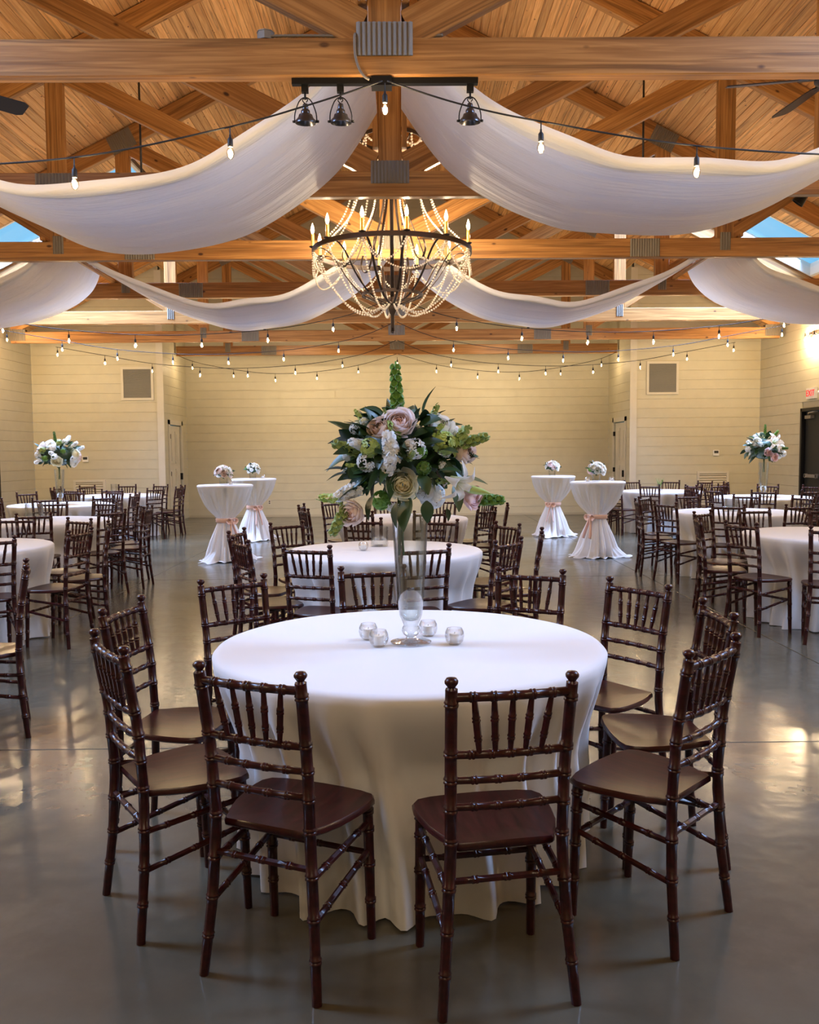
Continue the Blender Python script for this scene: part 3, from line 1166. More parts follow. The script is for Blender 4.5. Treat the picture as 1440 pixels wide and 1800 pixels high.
# ------------------------------------------------------------------ cocktail tables with tied sheer cloths
def cocktail_cloth(seed):
    rnd = random.Random(seed)
    ph = [rnd.uniform(0, 6.28) for _ in range(8)]
    n = 160
    prof = [(0.0005, 1.075), (0.2, 1.075), (0.37, 1.075), (0.385, 1.068), (0.388, 1.05)]
    kn = spline([(0.388, 1.05), (0.33, 0.90), (0.24, 0.75), (0.135, 0.63), (0.105, 0.575), (0.125, 0.50), (0.19, 0.32), (0.25, 0.14), (0.31, 0.04), (0.37, 0.008)], 40)
    prof += [(p[0], p[1]) for p in kn[1:]]
    vs, fs = [], []
    for r, z in prof:
        for a_ in range(n):
            th = 2 * PI * a_ / n
            g = 0
            if z < 1.05:
                t = (1.05 - z)
                am = 0.030 * min(1, t / 0.25) if z > 0.6 else 0.028 + 0.05 * (0.6 - z)
                am *= min(1, r / 0.2) if z > 0.3 else 1
                g = am * (0.6 * math.sin(17 * th + ph[0]) + 0.4 * math.sin(11 * th + ph[1] + 2 * z) + 0.3 * math.sin(29 * th + ph[2]))
                if z < 0.14:
                    g += (0.14 - z) * 0.55 * (math.sin(3 * th + ph[3]) + 0.5 * math.sin(5 * th + ph[4]))
            vs.append(((r + g) * math.cos(th), (r + g) * math.sin(th), max(z, 0.004) + (0.012 * (1 + math.sin(13 * th + ph[5])) if z < 0.02 else 0)))
    for i in range(len(prof) - 1):
        for a_ in range(n):
            b_ = (a_ + 1) % n
            fs.append((i * n + a_, (i + 1) * n + a_, (i + 1) * n + b_, i * n + b_))
    me = MB().add(vs, fs).mesh('tablecloth', True)
    me.materials.append(MT['sheer'])
    me.materials.append(MT['sheer_thin'])
    for p in me.polygons:
        if 0.60 < p.center.z < 1.045:
            p.material_index = 1
    return me


def sash_mesh():
    b = MB()
    b.lathe([(0.128, 0.545), (0.142, 0.555), (0.138, 0.575), (0.144, 0.595), (0.130, 0.61), (0.122, 0.60), (0.122, 0.555)], 40, closed=True)
    return b.mesh('sash', True)


def bow_mesh():
    b = MB()
    for s in (-1, 1):
        b.tube(spline([(0, 0, 0), (s * 0.05, -0.03, 0.03), (s * 0.085, -0.02, 0.0), (s * 0.05, -0.025, -0.04), (0, 0, -0.005)], 14), 0.02, 6, flat=(0.028, 0.006))
        b.tube(spline([(0, -0.01, 0), (s * 0.02, -0.035, -0.08), (s * 0.05, -0.075, -0.22), (s * 0.06, -0.10, -0.30)], 10), 0.02, 6, flat=(0.032, 0.004))
    b.ball((0, -0.012, 0), 0.022)
    return b.mesh('bow', True)


SASHM, BOWM = sash_mesh(), bow_mesh()
CT = [(-2.40, 12.35, 'cocktail table in tied white sheer cloth with a peach-and-white posy', 0, 0.7),
      (-2.50, 15.35, 'cocktail table in tied white sheer cloth with a creamy white rose posy', 1, 0.5),
      (2.76, 15.55, 'cocktail table in tied white sheer cloth with a small loose white posy', 2, -0.4),
      (2.86, 12.45, 'cocktail table in tied white sheer cloth with pink-and-white posy and two votives', 3, -0.9)]
for x, y, lab, sd, br in CT:
    t = tag(empty('cocktail_table', (x, y, 0)), lab, 'table', 'cocktail tables in tied sheer cloths')
    obj('tabletop', MB().lathe([(0.0001, 1.045), (0.375, 1.045), (0.38, 1.055), (0.375, 1.07), (0.0001, 1.07)], 40).mesh('tabletop', True, 0.6), 'white_paint', t)
    obj('pole', MB().tube([(0, 0, 0.03), (0, 0, 1.045)], 0.035, 12).mesh('pole', True, 0.8), 'white_paint', t)
    obj('base', MB().lathe([(0.24, 0.002), (0.24, 0.015), (0.05, 0.03), (0.0001, 0.03)], 24).mesh('base'), 'black', t)
    obj('tablecloth', cocktail_cloth(sd + 40), 'sheer', t)
    sh = obj('sash', SASHM, 'sash', t)
    obj('bow', BOWM, 'sash', sh, (0.14 * math.sin(br), -0.14 * math.cos(br), 0.578), (0, 0, br))

# ------------------------------------------------------------------ flowers
def petal_patch(b, R, height, width, curl, ang, tilt, rad0, cup=0.35, nu=4, nv=4, z0=0.0):
    """one cupped petal standing at radius rad0, leaning out by tilt"""
    vs, fs = [], []
    for i in range(nv + 1):
        v = i / nv
        w = width * math.sin(PI * (0.18 + 0.64 * v)) ** 0.8
        lean = tilt * v + curl * v ** 3
        for j in range(nu + 1):
            u = (j / nu - 0.5)
            rr = rad0 + height * math.sin(lean) * v - cup * width * (u * 2) ** 2 * 0.5
            z = z0 + height * v * math.cos(lean) - abs(u) ** 2 * height * 0.25 * v
            th = ang
            x = rr * math.cos(th) - u * w * math.sin(th)
            y = rr * math.sin(th) + u * w * math.cos(th)
            vs.append((x, y, z))
    for i in range(nv):
        for j in range(nu):
            q = i * (nu + 1) + j
            fs.append((q, q + 1, q + nu + 2, q + nu + 1))
    b.add(vs, fs)


def rose_mesh(seed, R=RR, layers=6, open_=1.0):
    """cupped rose: shells of petals, rims of the inner ones higher, the outer ones rolled back"""
    rnd = random.Random(seed)
    b = MB()
    n = 0
    nu, nv = 5, 5
    for l in range(layers):
        f = l / (layers - 1)
        cnt = 3 if l < 2 else (5 if l < 4 else 6)
        rho = R * (0.20 + 0.72 * f)
        e1 = math.radians(80 - 52 * f * open_)
        e0 = math.radians(-55)
        w = 1.25 - 0.55 * f
        for q in range(cnt):
            az0 = n * 2.399 + rnd.uniform(-0.25, 0.25)
            n += 1
            lift = rnd.uniform(-0.06, 0.06)
            vs, fs = [], []
            for i in range(nv + 1):
                v = i / nv
                for j in range(nu + 1):
                    u = 2 * j / nu - 1
                    e = e0 + (e1 + lift - e0) * (v - 0.16 * u * u * v)
                    rr = rho * (1 + (0.05 + 0.26 * f * open_) * v ** 3 + 0.05 * math.sin(2.2 * u + n) * v + 0.10 * (u + 1) * 0.5)
                    az = az0 + u * w * (0.75 + 0.25 * math.sin(PI * v))
                    zz = rr * math.sin(e) * 0.92 + 0.22 * R * (1 - f)
                    ce = max(0.16, math.cos(e))
                    vs.append((rr * ce * math.cos(az), rr * ce * math.sin(az), zz))
            for i in range(nv):
                for j in range(nu):
                    k_ = i * (nu + 1) + j
                    fs.append((k_, k_ + 1, k_ + nu + 2, k_ + nu + 1))
            b.add(vs, fs)
    return b.mesh('rose', True)


def florets_mesh(seed, n, shape, fr=0.016, pet=5, spread=0.9):
    """many small blossoms: shape(i, rnd) gives centre and facing"""
    rnd = random.Random(seed)
    b = MB()
    for i in range(n):
        c, d = shape(i, rnd)
        d = Vector(d).normalized()
        q = d.to_track_quat('Z', 'Y')
        for k_ in range(pet):
            th = 2 * PI * k_ / pet + rnd.uniform(-0.3, 0.3)
            vs = []
            L = fr * rnd.uniform(0.8, 1.15)
            for (u, v, z) in ((0, 0, 0), (-0.45, 0.5, 0.15), (0.45, 0.5, 0.15), (-0.4, 0.95, 0.28), (0.4, 0.95, 0.32), (0, 1.1, 0.12)):
                p = Vector((u * L * spread, v * L, z * L))
                p.rotate(Quaternion((0, 0, 1), th))
                p.rotate(q)
                vs.append(Vector(c) + p)
            b.add(vs, [(0, 2, 4, 3, 1), (3, 4, 5)])
    return b.mesh('blossom', True)


def col_shape(L, r):
    def f(i, rnd):
        z = rnd.random() * L
        th = rnd.uniform(0, 6.283)
        k_ = r * (1 - 0.5 * z / L)
        return (k_ * math.cos(th), k_ * math.sin(th), z), (math.cos(th), math.sin(th), 0.35)
    return f


def dome_shape(r, full=0.9):
    def f(i, rnd):
        z = rnd.uniform(-0.25, 1)
        th = rnd.uniform(0, 6.283)
        s_ = math.sqrt(max(0, 1 - z * z))
        return (r * s_ * math.cos(th), r * s_ * math.sin(th), r * z), (s_ * math.cos(th), s_ * math.sin(th), z)
    return f


def bells_mesh(seed, L, r0=0.017, levels=9):
    rnd = random.Random(seed)
    b = MB()
    b.tube([(0, 0, 0), (0.004, 0, L * 0.5), (0, 0.004, L)], 0.004, 6)
    for l in range(levels):
        z = L * (0.08 + 0.9 * l / levels)
        rr = r0 * (1.1 - 0.45 * l / levels)
        for q in range(4):
            th = q * PI / 2 + l * 0.75 + rnd.uniform(-0.2, 0.2)
            d = Vector((math.cos(th), math.sin(th), 0.35)).normalized()
            m = MB().lathe([(0.15 * rr, 0), (0.55 * rr, 0.5 * rr), (1.0 * rr, 1.15 * rr), (0.85 * rr, 1.05 * rr), (0.35 * rr, 0.4 * rr)], 7)
            mx = d.to_track_quat('Z', 'Y').to_matrix().to_4x4()
            mx.translation = Vector((0, 0, z)) + d * 0.004
            m.xform(mx)
            b.add(m.v, m.f)
    return b.mesh('bells', True)


def leaf_mesh(L, w, fold=0.25, droop=0.25, n=7):
    vs, fs = [], []
    for i in range(n + 1):
        t = i / n
        hw = w * math.sin(PI * min(1, t * 0.97 + 0.015)) ** 0.75 * (1.15 - 0.45 * t)
        y = L * t
        z = -droop * L * t * t
        vs += [(-hw, y, z + fold * hw), (0, y, z), (hw, y, z + fold * hw)]
    for i in range(n):
        q = 3 * i
        fs += [(q, q + 1, q + 4, q + 3), (q + 1, q + 2, q + 5, q + 4)]
    return MB().add(vs, fs).mesh('leaf', True)


def lily_mesh():
    b = MB()
    for k_ in range(6):
        th = k_ * PI / 3
        vs, fs = [], []
        n = 9
        for i in range(n + 1):
            t = i / n
            hw = 0.024 * math.sin(PI * (0.1 + 0.88 * t)) ** 0.7 * (1 if k_ % 2 else 0.75)
            ang = 0.25 + 1.35 * t ** 1.6
            r = 0.008 + 0.125 * (t * math.sin(0.35 + 0.55 * t) + 0.15 * t * t)
            z = 0.10 * math.sin(min(1, t * 1.05) * PI * 0.62) - 0.05 * max(0, t - 0.6) * 2.0
            for u in (-1, 0, 1):
                p = Vector((r, u * hw, z + (0.25 * hw if u else 0)))
                p.rotate(Quaternion((0, 0, 1), th))
                vs.append(p)
        for i in range(n):
            q = 3 * i
            fs += [(q, q + 1, q + 4, q + 3), (q + 1, q + 2, q + 5, q + 4)]
        b.add(vs, fs)
    for k_ in range(6):
        th = k_ * PI / 3 + 0.3
        b.tube([(0, 0, 0), (0.012 * math.cos(th), 0.012 * math.sin(th), 0.06), (0.028 * math.cos(th), 0.028 * math.sin(th), 0.10)], 0.0014, 4)
    return b.mesh('lily', True)


def wm(me, m):
    me = me.copy()
    me.materials.clear()
    me.materials.append(MT[m])
    return me


ROSEB = [rose_mesh(1), rose_mesh(2), rose_mesh(3, layers=8, open_=1.25)]
FL = {}
for i, nm in enumerate(('rose_white', 'rose_blush', 'rose_pink', 'rose_beige', 'rose_cream')):
    FL[nm] = wm(ROSEB[i % 2], nm)
FL['garden_blush'] = wm(ROSEB[2], 'rose_blush')
FL['garden_cream'] = wm(ROSEB[2], 'rose_cream')
FL['stock'] = wm(florets_mesh(5, 70, col_shape(0.105, 0.030), 0.0145), 'stock')
FL['stock_tip'] = wm(florets_mesh(6, 22, col_shape(0.10, 0.014), 0.014), 'palegreen')
FL['white_dome'] = wm(florets_mesh(8, 75, dome_shape(0.038), 0.0135), 'stock')
FL['umbel'] = wm(florets_mesh(9, 34, dome_shape(0.030), 0.012, 5, 0.45), 'stock')
FL['green_dome'] = wm(florets_mesh(10, 48, dome_shape(0.029), 0.0125), 'bright')
FL['pale_dome'] = wm(florets_mesh(12, 64, dome_shape(0.040), 0.0145), 'palegreen')
FL['bells'] = wm(bells_mesh(3, 0.21), 'bright')
FL['bells_short'] = wm(bells_mesh(4, 0.13, 0.015, 7), 'palegreen')
FL['bells_green'] = wm(bells_mesh(5, 0.11, 0.015, 6), 'bright')
FL['lily'] = wm(lily_mesh(), 'lily')
FL['bud'] = wm(MB().lathe([(0.0001, 0), (0.009, 0.012), (0.015, 0.04), (0.013, 0.075), (0.005, 0.105), (0.0001, 0.115)], 8).mesh('bud', True), 'palegreen')
LF = {'leaf': [wm(leaf_mesh(0.095, 0.031), 'leaf'), wm(leaf_mesh(0.075, 0.028, 0.2, 0.1), 'leaf'), wm(leaf_mesh(0.125, 0.024, 0.3, 0.35), 'leaf')],
      'euca': [wm(leaf_mesh(0.04, 0.017, 0.15, 0.1, 5), 'euca'), wm(leaf_mesh(0.06, 0.016, 0.2, 0.2, 5), 'euca')],
      'big': [wm(leaf_mesh(0.125, 0.052, 0.18, 0.2), 'leaf')],
      'bright': [wm(leaf_mesh(0.07, 0.018, 0.25, 0.25), 'bright')],
      'twig': [wm(leaf_mesh(0.055, 0.009, 0.2, 0.2, 4), 'leaf')]}


def put(name, me, root, p, d, spin=0.0, sc=1.0, axis='Z'):
    o = obj(name, me, None, root)
    q = Vector(d).normalized().to_track_quat(axis, 'Y' if axis == 'Z' else 'Z')
    q = q @ Quaternion((0, 0, 1) if axis == 'Z' else (0, 1, 0), spin)
    o.matrix_local = Matrix.LocRotScale(Vector(p), q, Vector((sc, sc, sc)))
    return o


NAMES = {'stock': 'stock_blossom', 'stock_tip': 'stock_blossom', 'white_dome': 'stock_blossom', 'umbel': 'star_blossom', 'green_dome': 'green_blossom', 'pale_dome': 'green_blossom',
         'bells': 'bell_spire', 'bells_short': 'bell_spire', 'bells_green': 'bell_spire', 'lily': 'lily', 'bud': 'lily_bud'}


def bouquet(loc, label, cat, items, rx, ry, rz, nleaf, seed, group=None, zlow=-0.55, twigs=0, stems=0.0, leafscale=1.0, neuca=0.35):
    """items: (kind, dx, dz, front(+1)/back(-1)/None, scale, extra dir) on an ellipsoid about loc"""
    rnd = random.Random(seed)
    root = tag(empty('flower_arrangement', loc), label, cat, group)
    b = MB()
    b.ball((0, 0, 0), 1, 14, 9)
    b.xform(Matrix.Diagonal((rx * 0.76, ry * 0.76, rz * 0.72, 1)))
    obj('moss_core', b.mesh('moss_core', True), 'leaf', root)
    if stems > 0:
        b = MB()
        for q in range(9):
            th = rnd.uniform(0, 6.28)
            b.tube([(0.02 * math.cos(th), 0.02 * math.sin(th), -rz * 0.3), (0.012 * math.cos(th + 2), 0.012 * math.sin(th + 2), -rz * 0.5 - stems)], 0.003, 5)
        obj('stems', b.mesh('stems', True), 'stem', root)['kind'] = 'stuff'
    for it in items:
        kind, dx, dz, fb, sc = it[:5]
        if fb is None:
            p, d = Vector(it[5]), Vector(it[6])
        else:
            k_ = 1 - (dx / rx) ** 2 - (dz / rz) ** 2
            dy = -fb * ry * math.sqrt(max(0.02, k_))
            p = Vector((dx, dy, dz))
            d = Vector((dx / rx ** 2, dy / ry ** 2, dz / rz ** 2))
            if len(it) > 5:
                d = Vector(it[5])
        nm = 'rose' if kind.startswith(('rose', 'garden')) else NAMES[kind]
        put(nm, FL[kind], root, p, d, rnd.uniform(0, 6), sc)
    for q in range(nleaf):
        z = rnd.uniform(zlow, 1)
        th = rnd.uniform(0, 2 * PI)
        s_ = math.sqrt(1 - z * z)
        n = Vector((s_ * math.cos(th), s_ * math.sin(th), z))
        k_ = rnd.uniform(0.55, 0.92)
        p = Vector((n.x * rx * k_, n.y * ry * k_, n.z * rz * k_))
        d = (n + Vector((rnd.uniform(-.7, .7), rnd.uniform(-.7, .7), rnd.uniform(-.6, .5)))).normalized()
        typ = 'euca' if rnd.random() < neuca else 'leaf'
        put('leaf', rnd.choice(LF[typ]), root, p, d, rnd.uniform(-1.2, 1.2), rnd.uniform(0.75, 1.15) * leafscale, 'Y')
    for q in range(twigs):
        th = rnd.uniform(0, 2 * PI)
        p = Vector((0.03 * math.cos(th), 0.03 * math.sin(th), rnd.uniform(-0.05, 0.1)))
        put('leaf', LF['twig'][0], root, p, (math.cos(th), math.sin(th), rnd.uniform(0.2, 1.6)), 0, 1.0, 'Y')
    return root


# tall trumpet vase; profile from foot to rim
def vase_obj(x, y, z, label, s=1.0, h=0.50, group=None):
    t = tag(empty('trumpet_vase', (x, y, z)), label, 'vase', group)
    outer = [(0.078, 0.002), (0.079, 0.006), (0.06, 0.011), (0.022, 0.016), (0.017, 0.024), (0.030, 0.035), (0.036, 0.048), (0.032, 0.062), (0.028, 0.070), (0.034, 0.085), (0.044, 0.11), (0.051, 0.17), (0.058, 0.28), (0.066, 0.42), (0.071, h)]
    inner = [(r - 0.004, zz) for r, zz in outer[:9:-1]] + [(0.02, 0.088), (0.0001, 0.086)]
    prof = [(r * s, zz * s) for r, zz in [(0.0001, 0.002)] + outer + inner]
    obj('glass_body', MB().lathe(prof, 40).mesh('glass_body', True, 0.9), 'vase', t)
    obj('water', MB().lathe([(r * s, zz * s) for r, zz in [(0.0001, 0.09), (0.029, 0.091), (0.0385, 0.112), (0.0455, 0.165), (0.0001, 0.166)]], 32).mesh('water', True, 0.9), 'water', t)
    return t


VX_, VY_ = TABLES['M1'][0] + 0.005, TABLES['M1'][1]
vase_obj(VX_, VY_, 0.767, 'tall clear glass trumpet vase at the centre of the table with four votives')
PXM = 1545.0 / 3.33   # picture scale at the bouquet, pixels per metre


def bp(x, y):
    return ((x - 706) / PXM, (806 - y) / PXM)


def B(kind, x, y, sc=1.0, fb=1, *ex):
    dx, dz = bp(x, y)
    return (kind, dx, dz, fb, sc, *ex)


def BF(kind, x, y, dep, d, sc=1.0):
    dx, dz = bp(x, y)
    return (kind, 0, 0, None, sc, (dx, dep, dz), d)


items = [
    B('garden_blush', 704, 754, 0.92, 1, (0.05, -1, 0.55)), B('rose_beige', 672, 763, 0.70), B('rose_white', 775, 760, 0.85, 1, (0.4, -0.7, 0.7)),
    B('stock', 693, 815, 1.0, 1, (-0.15, -0.35, 1)), B('stock', 685, 832, 0.8, 1, (0.2, -0.8, 0.7)), B('umbel', 731, 797, 1.1), B('pale_dome', 780, 788, 1.0), B('stock_tip', 795, 800, 1.2, 1, (0.5, -0.5, 0.8)),
    B('white_dome', 797, 770, 0.75), BF('bells_short', 803, 792, -0.08, (1, -0.15, 0.30)), BF('rose_beige', 817, 801, -0.06, (0.8, -0.6, 0.1), 0.80),
    B('garden_cream', 709, 857, 0.88, 1, (0.05, -1, -0.05)), B('green_dome', 672, 887, 1.1, 1, (-0.2, -1, -0.3)), B('white_dome', 762, 880, 1.15, 1, (0.2, -1, -0.25)), B('white_dome', 748, 872, 0.8),
    BF('lily', 790, 846, -0.17, (0.70, -0.65, -0.45), 0.72), BF('bud', 806, 862, -0.14, (0.9, -0.2, -0.2), 1.05), BF('rose_pink', 829, 881, -0.10, (0.8, -0.6, -0.2), 0.72),
    BF('bells_green', 838, 885, -0.06, (1, -0.1, -0.05)), BF('rose_blush', 622, 905, -0.13, (-0.4, -0.85, -0.15), 0.82), BF('stock', 634, 862, -0.12, (-0.8, -0.3, -0.35), 0.9), BF('stock_tip', 604, 882, -0.12, (-1, -0.1, 0.1), 0.9),
    BF('bells_short', 615, 893, -0.12, (-0.55, -0.1, -1), 1.0), BF('bells_short', 645, 805, -0.10, (-1, -0.1, 0.35)), B('pale_dome', 655, 795, 0.8), B('umbel', 650, 818, 1.1), B('stock', 640, 790, 0.6), B('green_dome', 745, 830, 0.8),
    B('umbel', 690, 895, 0.8), BF('bells', 702, 745, 0.02, (-0.04, 0, 1), 1.06),
    # far side
    B('rose_white', 680, 780, 0.9, -1), B('rose_blush', 740, 790, 0.9, -1), B('garden_cream', 700, 830, 0.9, -1), B('white_dome', 650, 840, 1.0, -1), B('rose_pink', 770, 850, 0.8, -1), B('pale_dome', 720, 870, 1.0, -1)]
rf = random.Random(77)
for q in range(20):
    th, zz = rf.uniform(PI * 1.05, PI * 1.95), rf.uniform(-0.75, 0.8)
    s_ = math.sqrt(1 - zz * zz)
    p = (0.215 * s_ * math.cos(th), 0.19 * s_ * math.sin(th) * 0.93, 0.175 * zz)
    items.append((('umbel', 'stock_tip', 'white_dome', 'green_dome', 'stock_tip')[q % 5], 0, 0, None, rf.uniform(0.45, 0.68), p, (p[0], p[1], p[2] + 0.08)))
main = bouquet((VX_ - 0.035, VY_, 1.495), 'large bouquet of blush, cream and white blooms with a tall green bell spire', 'flowers', items, 0.215, 0.19, 0.175, 290, 3, None, -0.78, 0, 0.30)
for (x, y, dep, d, sc, typ) in [(612, 833, -0.05, (-1, -0.1, 0.25), 0.85, 'leaf'), (612, 838, -0.08, (-1, -0.2, -0.12), 0.8, 'leaf'), (636, 862, -0.14, (-1, -0.3, -0.30), 1.0, 'leaf'), (722, 880, -0.15, (-0.35, -0.35, -0.9), 1.0, 'big'),
                                (700, 888, -0.15, (-0.25, -0.2, -1), 0.95, 'leaf'), (750, 885, -0.15, (0.05, -0.2, -1), 0.85, 'leaf'), (808, 850, -0.08, (1, -0.1, 0.05), 1.1, 'leaf'), (725, 765, -0.10, (0.35, -0.2, 0.5), 0.7, 'big'),
                                (795, 860, -0.16, (0.4, -0.3, -1), 1.0, 'leaf'), (770, 800, -0.16, (0.6, -0.5, 0.1), 0.9, 'leaf'), (660, 875, -0.14, (-0.4, -0.3, -0.9), 1.0, 'leaf'), (690, 780, -0.17, (0.6, -0.6, -0.7), 0.8, 'big'),
                                (655, 830, -0.16, (-0.8, -0.4, 0.1), 0.9, 'bright'), (740, 840, -0.17, (0.3, -0.6, -0.6), 0.9, 'leaf'), (770, 835, -0.17, (0.8, -0.4, 0.2), 0.9, 'leaf'), (785, 900, -0.10, (0.3, -0.2, -1), 0.5, 'leaf')]:
    dx, dz = bp(x, y)
    put('leaf', LF[typ][0], main, (dx, dep, dz), d, 0.2, sc, 'Y')


def random_items(seed, n, rx, rz, kinds, lo=-0.6, sc=1.0):
    rnd = random.Random(seed)
    out = []
    for i in range(n):
        z = lo + (1 - lo) * (i + rnd.random()) / n
        z = min(z, 0.93)
        th = i * 2.399 + rnd.uniform(-0.3, 0.3)
        s_ = math.sqrt(1 - z * z) * 0.96
        fb = 1 if math.sin(th) < 0 else -1
        dx, dz = rx * s_ * math.cos(th), rz * z
        p = Vector((dx, rx * s_ * math.sin(th), dz))
        out.append((kinds[i % len(kinds)], 0, 0, None, sc * rnd.uniform(0.85, 1.15), p, Vector((p.x, p.y, p.z * (rx / rz) ** 2 * 0.7))))
    return out


# bouquets on the two side tables
tx, ty = TABLES['L3'][:2]
vase_obj(tx, ty, 0.767, 'tall clear glass vase under the pale bouquet below the wall vent', 1.05)
it = random_items(4, 36, 0.30, 0.22, ['rose_white', 'white_dome', 'garden_cream', 'rose_blush', 'stock', 'white_dome', 'rose_white', 'green_dome', 'garden_blush', 'pale_dome', 'stock'], -0.5, 1.15)
it.append(('bells', 0, 0, None, 0.9, (-0.02, -0.05, 0.18), (-0.12, 0, 1)))
bouquet((tx, ty, 1.50), 'full pale bouquet of white and blush roses in a tall vase below the wall vent', 'flowers', it, 0.30, 0.30, 0.22, 130, 12, None, -0.7, 0, 0.25)
tx, ty = TABLES['R3'][:2]
vase_obj(tx, ty, 0.767, 'tall clear glass vase under the lily bouquet by the black door', 1.08)
it = random_items(9, 15, 0.28, 0.23, ['rose_white', 'umbel', 'rose_pink', 'stock_tip', 'white_dome', 'bells_green', 'garden_cream', 'umbel'], -0.5, 1.05)
it += [('lily', 0, 0, None, 1.3, (0.02, -0.25, 0.08), (0.1, -1, 0.3)), ('bells', 0, 0, None, 0.9, (0.0, -0.02, 0.20), (0.02, 0, 1)), ('rose_pink', 0, 0, None, 1.1, (0.05, -0.25, -0.13), (0.1, -1, -0.2)), ('rose_white', 0, 0, None, 1.2, (-0.17, -0.15, 0.10), (-0.6, -1, 0.4)),
       ('rose_white', 0, 0, None, 1.1, (0.18, -0.18, 0.0), (0.5, -1, 0.1)), ('white_dome', 0, 0, None, 1.2, (0.28, -0.05, -0.08), (1, -0.4, -0.1))]
bouquet((tx, ty, 1.52), 'loose green bouquet with a white star lily and pink roses by the black door', 'flowers', it, 0.29, 0.29, 0.23, 170, 21, None, -0.7, 0, 0.25, 1.1, 0.45)

# posies in low glasses on the cocktail tables
PO = [(['rose_blush', 'rose_white', 'rose_beige', 'white_dome', 'rose_blush', 'rose_white', 'green_dome'], 'round posy of peach and white roses in a small glass'),
      (['rose_white', 'rose_white', 'white_dome', 'rose_cream', 'green_dome'], 'round posy of creamy white roses in a green-lined glass'),
      (['rose_white', 'white_dome', 'rose_blush', 'green_dome', 'umbel'], 'small loose posy of white blooms and green sprigs'),
      (['rose_white', 'rose_pink', 'rose_white', 'white_dome', 'green_dome'], 'round posy of white and pink roses in a wide glass')]


def cylinder_glass(name, x, y, z, r, h, label, cat, cut=0, group=None, wet=True):
    t = tag(empty(name, (x, y, z)), label, cat, group)
    nseg = 40
    prof = [(0.0001, 0.001), (r, 0.001), (r, h), (r - 0.004, h), (r - 0.004, 0.010), (0.0001, 0.010)]
    if cut:
        prof = [(0.0001, 0.001), (r, 0.001)] + [(r * (1.03 if i % 2 else 0.985), h * (i + 1) / (cut + 1)) for i in range(cut)] + [(r, h), (r - 0.005, h), (r - 0.006, 0.010), (0.0001, 0.010)]
    b = MB().lathe(prof, nseg)
    if cut:
        b.v = [(p[0] * (1 + 0.03 * math.sin(14 * math.atan2(p[1], p[0]) + 60 * p[2])), p[1] * (1 + 0.03 * math.sin(14 * math.atan2(p[1], p[0]) + 60 * p[2])), p[2]) for p in b.v]
    obj('glass_body', b.mesh('glass_body', True, 0.9), 'glass', t)
    if wet:
        obj('water', MB().lathe([(0.0001, 0.011), (r * 0.93, 0.011), (r * 0.93, h * 0.45), (0.0001, h * 0.45)], 32).mesh('water', True, 0.9), 'water', t)
    return t


for (x, y, lab, sd, br), (kinds, plab) in zip(CT, PO):
    ox = -0.02
    cylinder_glass('posy_glass', x + ox, y, 1.078, 0.06, 0.09, 'low clear glass under the ' + plab.split(' in a ')[0], 'glass')
    bouquet((x + ox, y, 1.235), plab + ' on a cocktail table', 'flowers', random_items(sd + 60, 13, 0.11, 0.085, kinds, -0.35, 0.8), 0.11, 0.11, 0.085, 46, sd + 80, None, -0.2, 0, 0.035, 0.7)


VOTIVE_LABEL = {}


def votive(x, y, z, label, group, s=1.0):
    t = tag(empty('votive', (x, y, z)), label, 'votive', group)
    t.scale = (s, s, s)
    prof = [(0.0001, 0.001), (0.022, 0.001), (0.033, 0.012), (0.038, 0.030), (0.036, 0.048), (0.029, 0.062), (0.027, 0.061), (0.034, 0.047), (0.0355, 0.030), (0.031, 0.014), (0.0001, 0.006)]
    obj('glass_cup', MB().lathe(prof, 24).mesh('glass_cup', True, 0.9), 'glass', t)
    c = obj('candle', MB().lathe([(0.0001, 0.008), (0.019, 0.008), (0.0195, 0.040), (0.017, 0.042), (0.0001, 0.040)], 16).mesh('candle', True, 0.7), 'candle', t)
    obj('wick', MB().tube([(0, 0, 0.040), (0.001, 0, 0.047)], 0.0008, 4).mesh('wick'), 'black', c)
    return t


mx_, my_ = TABLES['M1'][:2]
for dx, dy in ((-0.163, 0.075), (-0.118, -0.055), (0.075, 0.125), (0.172, -0.03)):
    votive(mx_ + dx, my_ + dy, 0.767, 'clear glass votive with a white candle beside the trumpet vase', 'votives around the trumpet vase')
m2x, m2y = TABLES['M2'][:2]
cylinder_glass('glass_cylinder', -0.10, 6.90, 0.767, 0.066, 0.155, 'crackled glass cylinder half full of water, behind the trumpet vase table', 'vase', 14)
votive(-0.215, 6.62, 0.767, 'single clear votive beside the crackled glass cylinder', None)
m3x, m3y = TABLES['M3'][:2]
cylinder_glass('glass_cylinder', m3x + 0.02, m3y, 0.767, 0.055, 0.12, 'small glass cylinder holding leafy twigs before the recess', 'vase', wet=False)
tw = tag(empty('leafy_twigs', (m3x + 0.02, m3y, 0.779)), 'dark leafy twigs fanning from a small glass cylinder', 'plant')
rnd = random.Random(31)
for q in range(9):
    th = rnd.uniform(0, 6.28)
    lean = rnd.uniform(0.05, 0.45)
    L = rnd.uniform(0.22, 0.36)
    e = Vector((math.cos(th) * lean * L, math.sin(th) * lean * L, L))
    st = obj('twig', MB().tube([(0, 0, 0), tuple(e * 0.5 + Vector((0.004, 0, 0))), tuple(e)], 0.0025, 5).mesh('twig', True), 'stem', tw)
    for r in range(5):
        f = 0.45 + 0.55 * r / 4
        put('leaf', LF['twig'][0], st, e * f, (math.cos(th + r * 2.2), math.sin(th + r * 2.2), 0.7), 0, 1.1, 'Y')
l2x, l2y = TABLES['L2'][:2]
cylinder_glass('glass_cylinder', l2x - 0.12, l2y + 0.05, 0.767, 0.095, 0.19, 'wide clear glass cylinder on the table before the tall pale bouquet', 'vase', 10)
